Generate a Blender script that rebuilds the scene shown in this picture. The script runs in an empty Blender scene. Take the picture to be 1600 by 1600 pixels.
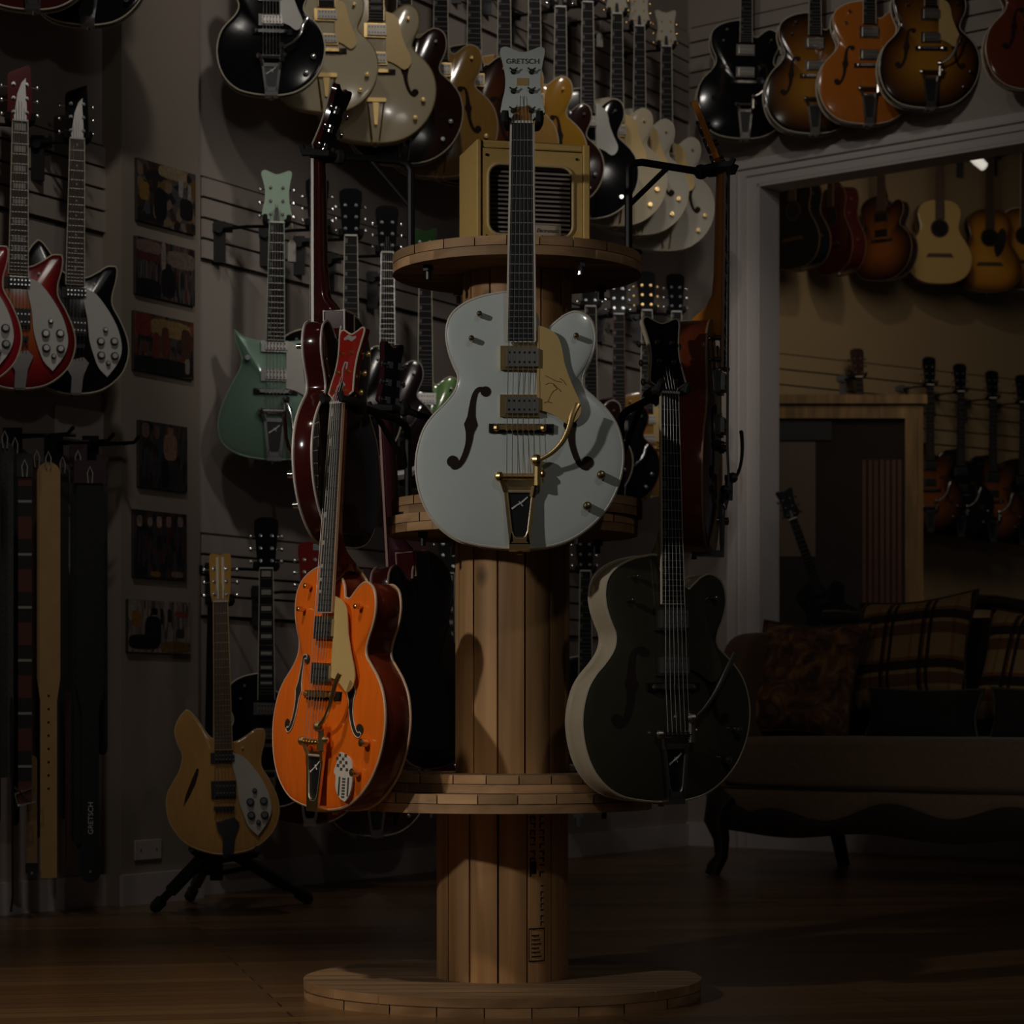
import bpy, bmesh, math, random
from mathutils import Vector, Matrix, Euler
random.seed(7)
R = math.radians
C = bpy.context.scene.collection
FPX, HY, CH = 4000.0, 1114.0, 0.622          # focal length in px (1600 px frame), horizon row, camera height

def at(px, py, Y):
    """world point seen at a photo pixel at distance Y"""
    return Vector(((px - 800) / FPX * Y, Y, CH - (py - HY) / FPX * Y))
def hit(px, py, P0, n):
    d = Vector(((px - 800) / FPX, 1.0, -(py - HY) / FPX))
    o = Vector((0, 0, CH))
    return o + d * ((Vector(P0) - o).dot(n) / d.dot(n))

# ------------------------------------------------------------------ materials
MATS = {}
def nt_new(name):
    m = bpy.data.materials.new(name); m.use_nodes = True
    nt = m.node_tree; b = nt.nodes['Principled BSDF']
    return m, nt, b
def mat(name, col, rough=.5, metal=0., coat=0., var=.12, scale=30., bump=0., stretch=None, spec=.5, sheen=0.):
    if name in MATS: return MATS[name]
    m, nt, b = nt_new(name); N = nt.nodes; L = nt.links
    b.inputs['Roughness'].default_value = rough
    b.inputs['Metallic'].default_value = metal
    b.inputs['Coat Weight'].default_value = coat
    b.inputs['Coat Roughness'].default_value = .06
    b.inputs['Specular IOR Level'].default_value = spec
    if sheen: b.inputs['Sheen Weight'].default_value = sheen
    tc = N.new('ShaderNodeTexCoord'); mp = N.new('ShaderNodeMapping')
    mp.inputs['Scale'].default_value = stretch or (1, 1, 1)
    L.new(tc.outputs['Object'], mp.inputs['Vector'])
    no = N.new('ShaderNodeTexNoise'); no.inputs['Scale'].default_value = scale; no.inputs['Detail'].default_value = 4
    L.new(mp.outputs['Vector'], no.inputs['Vector'])
    mx = N.new('ShaderNodeMix'); mx.data_type = 'RGBA'
    mx.inputs['A'].default_value = (*[c * (1 - var) for c in col], 1)
    mx.inputs['B'].default_value = (*[min(1, c * (1 + var)) for c in col], 1)
    L.new(no.outputs['Fac'], mx.inputs['Factor']); L.new(mx.outputs['Result'], b.inputs['Base Color'])
    if bump:
        bp = N.new('ShaderNodeBump'); bp.inputs['Strength'].default_value = bump; bp.inputs['Distance'].default_value = .004
        L.new(no.outputs['Fac'], bp.inputs['Height']); L.new(bp.outputs['Normal'], b.inputs['Normal'])
    MATS[name] = m
    return m
def lacquer(name, col, var=.06, scale=25., grain=False, metal=0.):
    return mat(name, col, rough=.13, metal=metal, coat=.25, spec=.35, var=var, scale=scale, stretch=(6, 6, .5) if grain else None)
def burst(name, inner, mid, outer):
    if name in MATS: return MATS[name]
    m, nt, b = nt_new(name); N = nt.nodes; L = nt.links
    a = N.new('ShaderNodeAttribute'); a.attribute_name = 'val'
    r = N.new('ShaderNodeValToRGB'); e = r.color_ramp.elements
    e[0].position = .25; e[0].color = (*inner, 1); e[1].position = .97; e[1].color = (*outer, 1)
    k = e.new(.72); k.color = (*mid, 1)
    L.new(a.outputs['Fac'], r.inputs['Fac']); L.new(r.outputs['Color'], b.inputs['Base Color'])
    b.inputs['Roughness'].default_value = .13; b.inputs['Specular IOR Level'].default_value = .35
    MATS[name] = m
    return m
def wood(name, c1, c2, stretch, scale=6., rough=.6, knots=0., useval=True, bump=.25):
    if name in MATS: return MATS[name]
    m, nt, b = nt_new(name); N = nt.nodes; L = nt.links
    tc = N.new('ShaderNodeTexCoord'); mp = N.new('ShaderNodeMapping'); mp.inputs['Scale'].default_value = stretch
    at_ = N.new('ShaderNodeAttribute'); at_.attribute_name = 'val'
    ad = N.new('ShaderNodeVectorMath'); ad.operation = 'ADD'
    cx = N.new('ShaderNodeCombineXYZ')
    mu = N.new('ShaderNodeMath'); mu.operation = 'MULTIPLY'; mu.inputs[1].default_value = 17.3
    L.new(at_.outputs['Fac'], mu.inputs[0])
    for k in 'XYZ': L.new(mu.outputs[0], cx.inputs[k])
    L.new(tc.outputs['Object'], mp.inputs['Vector']); L.new(mp.outputs['Vector'], ad.inputs[0]); L.new(cx.outputs[0], ad.inputs[1])
    no = N.new('ShaderNodeTexNoise'); no.inputs['Scale'].default_value = scale; no.inputs['Detail'].default_value = 7
    no.inputs['Distortion'].default_value = .6
    L.new(ad.outputs[0], no.inputs['Vector'])
    r = N.new('ShaderNodeValToRGB'); e = r.color_ramp.elements
    e[0].position = .32; e[0].color = (*c2, 1); e[1].position = .62; e[1].color = (*c1, 1)
    L.new(no.outputs['Fac'], r.inputs['Fac'])
    out = r.outputs['Color']
    big = N.new('ShaderNodeTexNoise'); big.inputs['Scale'].default_value = 3.; L.new(ad.outputs[0], big.inputs['Vector'])
    mr = N.new('ShaderNodeMapRange'); mr.inputs['From Min'].default_value = .3; mr.inputs['From Max'].default_value = .7
    mr.inputs['To Min'].default_value = .62; mr.inputs['To Max'].default_value = 1.15
    L.new(big.outputs['Fac'], mr.inputs['Value'])
    hs = N.new('ShaderNodeHueSaturation'); L.new(mr.outputs[0], hs.inputs['Value']); L.new(out, hs.inputs['Color']); out = hs.outputs['Color']
    if useval:
        m2 = N.new('ShaderNodeMapRange'); m2.inputs['To Min'].default_value = .72; m2.inputs['To Max'].default_value = 1.12
        L.new(at_.outputs['Fac'], m2.inputs['Value'])
        h2 = N.new('ShaderNodeHueSaturation'); L.new(m2.outputs[0], h2.inputs['Value']); L.new(out, h2.inputs['Color']); out = h2.outputs['Color']
    if knots:
        vo = N.new('ShaderNodeTexVoronoi'); vo.inputs['Scale'].default_value = knots
        mq = N.new('ShaderNodeMapping'); mq.inputs['Scale'].default_value = (1, 1, .6)
        L.new(tc.outputs['Object'], mq.inputs['Vector']); L.new(mq.outputs['Vector'], vo.inputs['Vector'])
        k = N.new('ShaderNodeMapRange'); k.inputs['From Min'].default_value = .03; k.inputs['From Max'].default_value = .11
        k.inputs['To Min'].default_value = .18; L.new(vo.outputs['Distance'], k.inputs['Value'])
        h3 = N.new('ShaderNodeHueSaturation'); L.new(k.outputs[0], h3.inputs['Value']); L.new(out, h3.inputs['Color']); out = h3.outputs['Color']
    L.new(out, b.inputs['Base Color'])
    b.inputs['Roughness'].default_value = rough
    bp = N.new('ShaderNodeBump'); bp.inputs['Strength'].default_value = bump; bp.inputs['Distance'].default_value = .003
    L.new(no.outputs['Fac'], bp.inputs['Height']); L.new(bp.outputs['Normal'], b.inputs['Normal'])
    MATS[name] = m
    return m

GOLD = mat('gold plate', (.86, .6, .26), .3, 1., var=.15)
CHROME = mat('chrome plate', (.8, .8, .8), .15, 1., var=.08)
NICKEL = mat('nickel fret', (.5, .48, .45), .35, 1.)
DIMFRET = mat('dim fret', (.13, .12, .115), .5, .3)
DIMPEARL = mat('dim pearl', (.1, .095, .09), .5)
COVER = mat('pickup cover', (.3, .28, .25), .35, .8)
BLACK = mat('black enamel', (.012, .012, .013), .4, var=.3)
RUBBER = mat('black rubber', (.015, .015, .016), .75, var=.3)
EBONY = mat('ebony board', (.012, .01, .01), .6, spec=.2, var=.3, stretch=(8, 8, 1))
ROSE = mat('rosewood board', (.055, .026, .015), .45, var=.35, stretch=(8, 8, 1))
PEARL = mat('pearl inlay', (.4, .38, .34), .35, var=.15)
IVORY = mat('ivory binding', (.72, .65, .5), .4, var=.08)
WHITEP = mat('white plastic', (.78, .76, .72), .35, var=.06)
FHOLE = mat('dark hollow', (.02, .008, .004), .9)
STRING = mat('string steel', (.55, .53, .5), .35, 1.)
HOLE = mat('black void', (.004, .004, .004), .9)

# ------------------------------------------------------------------ mesh builder
class MB:
    def __init__(s): s.v = []; s.f = []; s.m = []; s.a = []
    def add(s, V, F, mi=0, val=0.):
        o = len(s.v); s.v += [tuple(p) for p in V]
        s.a += list(val) if isinstance(val, (list, tuple)) else [val] * len(V)
        for f in F: s.f.append(tuple(i + o for i in f)); s.m.append(mi)
    def box(s, x0, x1, y0, y1, z0, z1, mi=0, val=0., T=None):
        V = [(x, y, z) for x in (x0, x1) for y in (y0, y1) for z in (z0, z1)]
        if T: V = [T(p) for p in V]
        s.add(V, [(0, 1, 3, 2), (4, 6, 7, 5), (0, 4, 5, 1), (2, 3, 7, 6), (0, 2, 6, 4), (1, 5, 7, 3)], mi, val)
    def prism(s, P, y0, y1, mi=0, mside=None, val=0., T=None):
        """outline in the x-z plane between depths y0 and y1"""
        n = len(P); V = [(p[0], y0, p[1]) for p in P] + [(p[0], y1, p[1]) for p in P]
        if T: V = [T(p) for p in V]
        s.add(V, [tuple(range(n)), tuple(range(2 * n - 1, n - 1, -1))], mi, val)
        o = len(s.v) - 2 * n
        for i in range(n):
            j = (i + 1) % n
            s.f.append((o + i, o + n + i, o + n + j, o + j)); s.m.append(mi if mside is None else mside)
    def tube(s, P, r, n=8, closed=False, mi=0, val=0., flat=1.):
        P = [Vector(p) for p in P]; k = len(P)
        rr = r if isinstance(r, (list, tuple)) else [r] * k
        T = []
        for i in range(k):
            a = P[(i - 1) % k] if closed or i else P[0]; b = P[(i + 1) % k] if closed or i < k - 1 else P[-1]
            t = (b - a); T.append(t.normalized() if t.length else Vector((0, 0, 1)))
        up = Vector((0, 1, 0)) if abs(T[0].y) < .9 else Vector((1, 0, 0))
        V = []
        for i in range(k):
            up = up - T[i] * up.dot(T[i]); up.normalize(); sd = T[i].cross(up)
            for j in range(n):
                a = 2 * math.pi * j / n
                V.append(P[i] + (up * math.cos(a) * flat + sd * math.sin(a)) * rr[i])
        F = []
        for i in range(k if closed else k - 1):
            i2 = (i + 1) % k
            for j in range(n):
                j2 = (j + 1) % n; F.append((i * n + j, i * n + j2, i2 * n + j2, i2 * n + j))
        if not closed: F += [tuple(range(n))[::-1], tuple(range((k - 1) * n, k * n))]
        s.add(V, F, mi, val)
    def cyl(s, p0, p1, r0, r1=None, n=12, mi=0, val=0.):
        s.tube([p0, p1], [r0, r0 if r1 is None else r1], n, mi=mi, val=val)
    def ball(s, c, r, sc=(1, 1, 1), n=10, mi=0, T=None):
        V = []; F = []; m = n // 2 + 1
        for i in range(1, m):
            t = math.pi * i / m
            for j in range(n):
                a = 2 * math.pi * j / n
                V.append((c[0] + r * sc[0] * math.sin(t) * math.cos(a), c[1] + r * sc[1] * math.sin(t) * math.sin(a), c[2] + r * sc[2] * math.cos(t)))
        V += [(c[0], c[1], c[2] + r * sc[2]), (c[0], c[1], c[2] - r * sc[2])]
        if T: V = [T(p) for p in V]
        for i in range(m - 2):
            for j in range(n): F.append((i * n + j, i * n + (j + 1) % n, (i + 1) * n + (j + 1) % n, (i + 1) * n + j))
        a, b = len(V) - 2, len(V) - 1
        for j in range(n): F.append((a, (j + 1) % n, j)); F.append((b, (m - 2) * n + j, (m - 2) * n + (j + 1) % n))
        s.add(V, F, mi)
    def lathe(s, prof, n=48, mi=0, val=0., c=(0, 0)):
        """profile of (radius, z)"""
        V = []; k = len(prof); F = []
        for (r, z) in prof:
            for j in range(n):
                a = 2 * math.pi * j / n; V.append((c[0] + r * math.cos(a), c[1] + r * math.sin(a), z))
        for i in range(k - 1):
            for j in range(n): F.append((i * n + j, i * n + (j + 1) % n, (i + 1) * n + (j + 1) % n, (i + 1) * n + j))
        F += [tuple(range(n))[::-1], tuple(range((k - 1) * n, k * n))]
        s.add(V, F, mi, val)
    def build(s, name, mats, parent=None, loc=None, rot=None, angle=35, bevel=0., flat=False):
        me = bpy.data.meshes.new(name); me.from_pydata(s.v, [], s.f)
        for m in (mats if isinstance(mats, (list, tuple)) else [mats]): me.materials.append(m)
        me.polygons.foreach_set('material_index', s.m)
        at_ = me.attributes.new('val', 'FLOAT', 'POINT'); at_.data.foreach_set('value', s.a)
        b = bmesh.new(); b.from_mesh(me); bmesh.ops.recalc_face_normals(b, faces=b.faces); b.to_mesh(me); b.free()
        if not flat:
            me.shade_smooth(); me.set_sharp_from_angle(angle=R(angle))
        o = bpy.data.objects.new(name, me); C.objects.link(o)
        if parent: o.parent = parent
        if loc is not None: o.location = loc
        if rot is not None: o.rotation_euler = rot
        if bevel:
            bm = o.modifiers.new('soft edge', 'BEVEL'); bm.width = bevel; bm.segments = 2; bm.limit_method = 'ANGLE'
        return o
def empty(name, label, cat, loc=(0, 0, 0), rot=(0, 0, 0), group=None, scale=1.):
    o = bpy.data.objects.new(name, None); C.objects.link(o); o.empty_display_size = .05
    o.location = loc; o.rotation_euler = rot; o.scale = (scale,) * 3
    tag(o, label, cat, group); return o
def tag(o, label, cat, group=None):
    o['label'] = label; o['category'] = cat
    if group: o['group'] = group
    return o
def struct(o): o['kind'] = 'structure'; return o
def text(txt, size, mats, parent, loc, rot, name='lettering', depth=.0006, shear=0., sx=1.):
    cu = bpy.data.curves.new(name, 'FONT'); cu.body = txt; cu.size = size; cu.extrude = depth; cu.shear = shear
    cu.align_x = 'CENTER'; cu.align_y = 'CENTER'
    t = bpy.data.objects.new(name, cu); C.objects.link(t)
    me = bpy.data.meshes.new_from_object(t.evaluated_get(bpy.context.evaluated_depsgraph_get()))
    bpy.data.objects.remove(t); bpy.data.curves.remove(cu)
    me.materials.clear(); me.materials.append(mats)
    o = bpy.data.objects.new(name, me); C.objects.link(o); o.parent = parent; o.location = loc; o.rotation_euler = rot
    o.scale = (sx, 1, 1)
    return o
def smooth(P, k=6, closed=True):
    """Catmull-Rom through (x, z[, corner])"""
    n = len(P); out = []
    for i in range(n if closed else n - 1):
        p0, p1, p2, p3 = P[(i - 1) % n] if closed or i else P[0], P[i], P[(i + 1) % n], P[(i + 2) % n] if closed or i < n - 2 else P[-1]
        c1 = len(p1) > 2; c2 = len(p2) > 2
        for j in range(k):
            t = j / k; q = []
            for d in (0, 1):
                m1 = 0 if c1 else (p2[d] - p0[d]) / 2; m2 = 0 if c2 else (p3[d] - p1[d]) / 2
                if c1 and not c2: m1 = (p2[d] - p1[d])
                if c2 and not c1: m2 = (p2[d] - p1[d])
                if c1 and c2: m1 = m2 = p2[d] - p1[d]
                q.append((2 * t**3 - 3 * t**2 + 1) * p1[d] + (t**3 - 2 * t**2 + t) * m1 + (-2 * t**3 + 3 * t**2) * p2[d] + (t**3 - t**2) * m2)
            out.append(tuple(q))
    if not closed: out.append(P[-1][:2])
    return out
def px2uv(P, cx, by, s): return [((p[0] - cx) / s, (by - p[1]) / s) + tuple(p[2:]) for p in P]

# ------------------------------------------------------------------ guitars
OUT = {}; GI = {}
OUT['hollow'] = px2uv([(797, 463), (770, 464), (745, 470), (720, 482), (703, 499), (697, 521), (699, 545), (707, 568), (715, 586), (715, 603), (708, 619), (694, 636), (678, 652), (664, 672), (655, 698), (651, 725), (653, 752), (660, 780), (673, 806), (692, 827), (717, 843), (747, 851), (780, 855), (812, 856), (846, 854), (880, 846), (911, 829), (938, 804), (956, 776), (967, 746), (971, 715), (968, 688), (959, 662), (943, 640), (925, 623), (911, 610), (907, 597), (911, 580), (919, 563), (925, 545), (926, 524), (920, 504), (908, 494), (894, 491), (879, 497), (866, 507), (853, 517), (840, 515, 1), (832, 490)], 812, 856, 736)
OUT['rick'] = px2uv([(338, 1156), (326, 1147), (313, 1127), (301, 1112), (294, 1108, 1), (284, 1119), (276, 1138), (279, 1158), (287, 1179), (283, 1202), (272, 1222), (263, 1240), (261, 1260), (267, 1288), (289, 1317), (322, 1332), (352, 1336), (393, 1329), (423, 1306), (435, 1278), (434, 1251), (422, 1222), (410, 1201), (409, 1184), (414, 1164), (416, 1148), (414, 1141, 1), (401, 1142), (386, 1152), (366, 1161)], 351, 1336, 504)
_h = [(-.126, .396, 1), (-.119, .36), (-.101, .312), (-.108, .272), (-.135, .22), (-.164, .15), (-.171, .09), (-.153, .042), (-.097, .011), (0, 0)]
OUT['horned'] = _h + [(-p[0], p[1]) + tuple(p[2:]) for p in _h[::-1][1:]] + [(.09, .372), (.03, .362), (-.03, .362), (-.09, .372)]
_a = [(0, .51), (.06, .507), (.11, .485), (.133, .44), (.13, .395), (.12, .352), (.128, .31), (.16, .26), (.193, .2), (.203, .145), (.19, .085), (.152, .036), (.085, .006)]
OUT['acoustic'] = _a + [(0, 0)] + [(-p[0], p[1]) for p in _a[::-1][:-1]]
HEAD = {
 'wing': px2uv([(802, 197), (800, 190), (790, 183), (782, 178, 1), (785, 160), (789, 140), (789, 118), (785, 98), (781, 82), (783, 74), (791, 72), (803, 77), (816, 81), (830, 77), (842, 72), (849, 74), (850, 82), (847, 98), (844, 118), (844, 140), (847, 160), (851, 178, 1), (842, 183), (832, 190), (830, 197)], 816, 197, 736),
 'rick': [(-.021, 0), (-.035, .02), (-.035, .07), (-.036, .125), (-.032, .148), (.0, .165), (.03, .178, 1), (.033, .12), (.034, .07), (.034, .02), (.021, 0)],
 'open': [(-.021, 0), (-.03, .015), (-.032, .06), (-.034, .15), (-.022, .162), (0, .158), (.022, .162), (.034, .15), (.032, .06), (.03, .015), (.021, 0)],
 'acoustic': [(-.021, 0), (-.03, .02), (-.036, .1), (-.04, .165), (0, .178), (.04, .165), (.036, .1), (.03, .02), (.021, 0)],
}
FPATH = px2uv([(757, 613), (749, 612), (742, 619), (738, 636), (736.5, 654), (735.5, 667), (734, 680), (732, 697), (726, 716), (718, 729), (710, 733), (706, 729)], 812, 856, 736)
FWID = [.004, .0045, .0055, .0065, .0085, .0145, .0085, .0065, .006, .0055, .005, .004]
PGUARD = px2uv([(837, 514, 1), (852, 519), (866, 528), (874, 545), (880, 575), (892, 607), (904, 634), (904, 650), (896, 662), (884, 666), (866, 654), (850, 647), (837, 644, 1)], 812, 856, 736)
RGUARD = px2uv([(366, 1177, 1), (384, 1185), (405, 1211), (419, 1237), (425, 1265), (419, 1287), (403, 1309, 1), (389, 1295), (379, 1270), (374, 1251), (371, 1223), (365, 1196)], 351, 1336, 504)

AGUARD = [(.026, .29, 1), (.055, .37), (.082, .395), (.104, .365), (.1, .3), (.075, .24), (.045, .215), (.03, .25)]
def guitar(label, loc, rot=(0, 0, 0), scale=1., group=None, name='electric_guitar', shape='hollow', B=1., W=1., D=.07, A=.015,
           top=None, side=None, back=None, bind=IVORY, hw=GOLD, board=EBONY, inlay='block', inl=None, headmat=None, head='wing', headbind=None,
           pg=None, fh=True, vib='bigsby', neckmat=None, detail=2, strings=None, logo=None, heelbox=False, armpath=None, knobs=True, pickcol=None, neckL=.362, ht=9, postmat=None, buttons=True, veneer=None, bindr=None, nbw=.0022):
    root = empty(name, label, 'guitar', loc, rot, group, scale)
    k = 5 if detail >= 2 else 3
    side = side or top; back = back or side; headmat = headmat or side; neckmat = neckmat or side
    strings = detail >= 2 if strings is None else strings
    O = smooth([(p[0] * W, p[1] * B) + tuple(p[2:]) for p in OUT[shape]], k)
    n = len(O); cen = (0, .2 * B)
    ang = sorted((math.atan2(p[0] - cen[0], p[1] - cen[1]), math.hypot(p[0] - cen[0], p[1] - cen[1])) for p in O)
    def sfac(x, z):
        a = math.atan2(x - cen[0], z - cen[1]); d = math.hypot(x - cen[0], z - cen[1])
        prev = (ang[-1][0] - 2 * math.pi, ang[-1][1])
        for q in ang + [(ang[0][0] + 2 * math.pi, ang[0][1])]:
            if a <= q[0]:
                t = (a - prev[0]) / (q[0] - prev[0] + 1e-9); return d / (prev[1] + (q[1] - prev[1]) * t)
            prev = q
        return .9
    def arch(s): return -A * (1 - min(1, s) ** 2.4)
    def Y(x, z): return arch(sfac(x, z))
    m = MB(); V = []; vals = []; F = []; mi = []
    rings = [(0, y, mm) for y, mm in ()]
    prof = [(s, arch(s)) for s in (.12, .35, .6, .8, .92, .97)] + [(.993, .0005), (1., .004)]
    bk = [(1., D - .004), (.993, D - .0005), (.95, D + .002), (.7, D + .006), (.3, D + .009)]
    allr = prof + bk
    for (s, y) in allr:
        for p in O: V.append((cen[0] + (p[0] - cen[0]) * s, y, cen[1] + (p[1] - cen[1]) * s)); vals.append(s)
    groups = {0: [], 1: [], 2: []}
    for i in range(len(allr) - 1):
        g = 0 if i < len(prof) - 1 else (1 if i == len(prof) - 1 else 2)
        for j in range(n): groups[g].append((i * n + j, i * n + (j + 1) % n, (i + 1) * n + (j + 1) % n, (i + 1) * n + j))
    groups[0].append(tuple(range(n))); groups[2].append(tuple(range((len(allr) - 1) * n, len(allr) * n)))
    o0 = len(m.v); m.add(V, groups[0], 0, vals)
    for g in (1, 2):
        for f in groups[g]: m.f.append(f); m.m.append(g)
    m.build('body', [top, side, back], root, angle=40)
    if bind:
        m = MB(); r = bindr or (.0034 if detail >= 2 else .003)
        m.tube([(p[0], .003, p[1]) for p in O], r if not bindr else [.003 + bindr * max(0, 1 - p[1] / .11) for p in O], 6, True); 
        if shape != 'horned': r = .003; m.tube([(p[0], D - .003, p[1]) for p in O], r, 6, True)
        o = m.build('binding', bind, root); o['label'] = 'pale binding strip along the body edges'
    # neck ---------------------------------------------------------
    zj = {'hollow': .523, 'rick': .36, 'horned': .365, 'acoustic': .507}[shape] * B
    ze = {'hollow': .430, 'rick': .325, 'horned': .36, 'acoustic': .39}[shape] * B
    zn = zj + neckL
    yf = -(A + .010); wn, we = .0215, .0275
    def wz(z): return wn + (we - wn) * (zn - z) / (zn - ze)
    m = MB(); secs = []
    heel = D * .75 - yf - .006
    zs = [(ze, .006), (zj - .03, .006), (zj - .001, heel * .8), (zj, heel), (zj + .02, heel * .93), (zj + .045, heel * .55), (zj + .075, .027), (zj + .12, .023), (zn - .05, .021), (zn, .019)]
    if detail < 1: zs = zs[2:]
    for z, d in zs:
        w = wz(z) - .001
        secs.append([(w * math.cos(a), yf + .0055 + d * math.sin(a) ** .8 if math.sin(a) > 0 else yf + .0055, z) for a in [math.pi * i / 8 for i in range(9)]])
    V = [p for s in secs for p in s]; F = []
    for i in range(len(secs) - 1):
        for j in range(8): F.append((i * 9 + j, i * 9 + j + 1, (i + 1) * 9 + j + 1, (i + 1) * 9 + j))
        F.append((i * 9 + 8, i * 9, (i + 1) * 9, (i + 1) * 9 + 8))
    F += [tuple(range(9)), tuple(range(len(V) - 9, len(V)))]
    m.add(V, F); m.build('neck', neckmat, root, angle=60)
    if heelbox:
        m = MB(); a, b_ = D * .12, D + .006
        for x in (-.031, .031): m.tube([(x, a, zj + .009), (x, b_, zj + .009), (x, b_, zj - .05), (x, a, zj - .05)], .003, 6, True)
        for y in (a, b_): m.cyl((-.031, y, zj + .009), (.031, y, zj + .009), .003, n=6)
        m.build('heel_trim', bind or IVORY, root)
        m = MB(); m.box(-.03, .03, D * .12, D + .006, zj - .05, zj + .009); m.build('heel_block', side, root)
    # fingerboard with frets and inlays
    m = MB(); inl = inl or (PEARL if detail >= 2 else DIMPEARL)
    P = [(-wz(ze), ze), (wz(ze), ze), (wz(zn), zn), (-wz(zn), zn)]
    m.prism(P, yf, yf + .006, 0)
    L = (zn - .26 * B) if shape == 'hollow' else (zn - .2 * B if shape == 'acoustic' else zn - .17 * B)
    fz = [zn - L * (1 - 2 ** (-i / 12)) for i in range(0, 23)]
    for i, z in enumerate(fz[1:], 1):
        if z < ze + .003: break
        if detail >= 1: m.box(-wz(z), wz(z), yf - .0012, yf + .001, z - .0009, z + .0009, 1)
        zm = (z + fz[i - 1]) / 2; h = (fz[i - 1] - z)
        mark = i in (1, 3, 5, 7, 9, 12, 15, 17, 19)
        if not mark or not inlay: continue
        if inlay == 'block': m.box(-wz(zm) * .72, wz(zm) * .72, yf - .0006, yf, zm - h * .3, zm + h * .3, 2)
        elif inlay == 'hump': m.box(-wz(zm) * .95, -wz(zm) * .35, yf - .0006, yf, zm - h * .3, zm + h * .3, 2)
        elif inlay == 'thumb': m.box(-wz(zm) * .98, -wz(zm) * .55, yf - .0006, yf, zm - h * .26, zm + h * .26, 2)
        elif inlay == 'dot': m.cyl((0, yf - .0006, zm), (0, yf, zm), .003, n=8, mi=2)
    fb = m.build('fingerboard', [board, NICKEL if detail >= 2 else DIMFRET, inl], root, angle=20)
    if bind and detail >= 1:
        m = MB()
        for sx in (-1, 1): m.prism([(sx * wz(ze), ze), (sx * (wz(ze) + nbw), ze), (sx * (wz(zn) + nbw), zn), (sx * wz(zn), zn)], yf - .0004, yf + .006)
        if detail >= 2: m.box(-wz(ze) - .002, wz(ze) + .002, yf - .0004, yf + .006, ze - .002, ze)
        m.build('neck_binding', bind, root, flat=True)
    m = MB(); m.box(-.0225, .0225, yf - .004, yf + .008, zn, zn + .005); m.build('nut', WHITEP, root)
    # headstock ----------------------------------------------------
    ct, st = math.cos(R(ht)), math.sin(R(ht))
    def T(p):
        y, z = p[1], p[2]; return (p[0], yf + .004 + y * ct + z * st, zn + z * ct - y * st)
    H = smooth(HEAD[head], 4 if detail >= 2 else 2)
    m = MB(); m.prism(H, 0, .014, 0, 1, T=T); hs = m.build('headstock', [headmat, neckmat], root, angle=40)
    if headbind:
        m = MB(); m.tube([T((p[0], .0005, p[1])) for p in H], .0022, 5, True); m.build('head_binding', headbind, hs)
    for sx in (-1, 1):
        for i in range(3):
            z = .028 + i * .043
            m = MB()
            xs = .03
            m.cyl(T((sx * .019, 0, z)), T((sx * .019, -.009, z)), .0038, n=8)
            m.cyl(T((sx * .019, 0, z)), T((sx * .019, -.002, z)), .006, n=8)
            if buttons:
                m.cyl(T((sx * .02, .018, z)), T((sx * .048, .018, z)), .0025, n=6); m.ball((sx * .052, .018, z), .008, (.75, .6, 1), 8, T=T)
            else: m.tube([T((sx * .019 - .008, -.008, z + .006)), T((sx * .019, -.009, z)), T((sx * .019 + .008, -.008, z + .006))], .002, 5)
            m.box(*sorted((sx * .012, sx * .03)), .014, .022, z - .008, z + .008, T=T)
            m.build('tuner', postmat or hw, hs)
    if head == 'wing' and detail >= 1:
        m = MB()
        if logo: m.box(-.012, .012, -.0016, .001, .084, .1, T=T)
        else: m.prism([(-.009, .006), (.009, .006), (.006, .045), (0, .052), (-.006, .045)], -.0018, .001, T=T)
        m.build('truss_cover', hw if logo else BLACK, hs)
    if veneer:
        m = MB(); m.prism([(-.0195, .0), (.0195, .0), (.0185, .036), (.012, .041), (.004, .038), (-.006, .038), (-.016, .034)], -.0012, .001, T=T); m.build('nut_veneer', veneer, hs)
    if head == 'rick':
        m = MB(); m.prism([(-.0195, .001), (.0195, .001), (.019, .05), (.016, .1), (.017, .135), (.004, .12), (-.008, .085)], -.0018, .001, T=T)
        o = m.build('name_plate', WHITEP, hs); o['label'] = 'white swooping name plate on the headstock'
    if head == 'open':
        m = MB()
        for x in (-.013, .004): m.prism([(x, .012), (x + .008, .012), (x + .008, .15), (x, .15)], -.001, .001, T=T)
        m.build('head_stripe', IVORY, hs)
    if logo:
        o = text(logo, .0155, mat('grey lettering', (.1, .09, .08), .5), hs, T((0, -.0012, .137)), (R(90) - R(9), 0, 0), sx=1.05)
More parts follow.
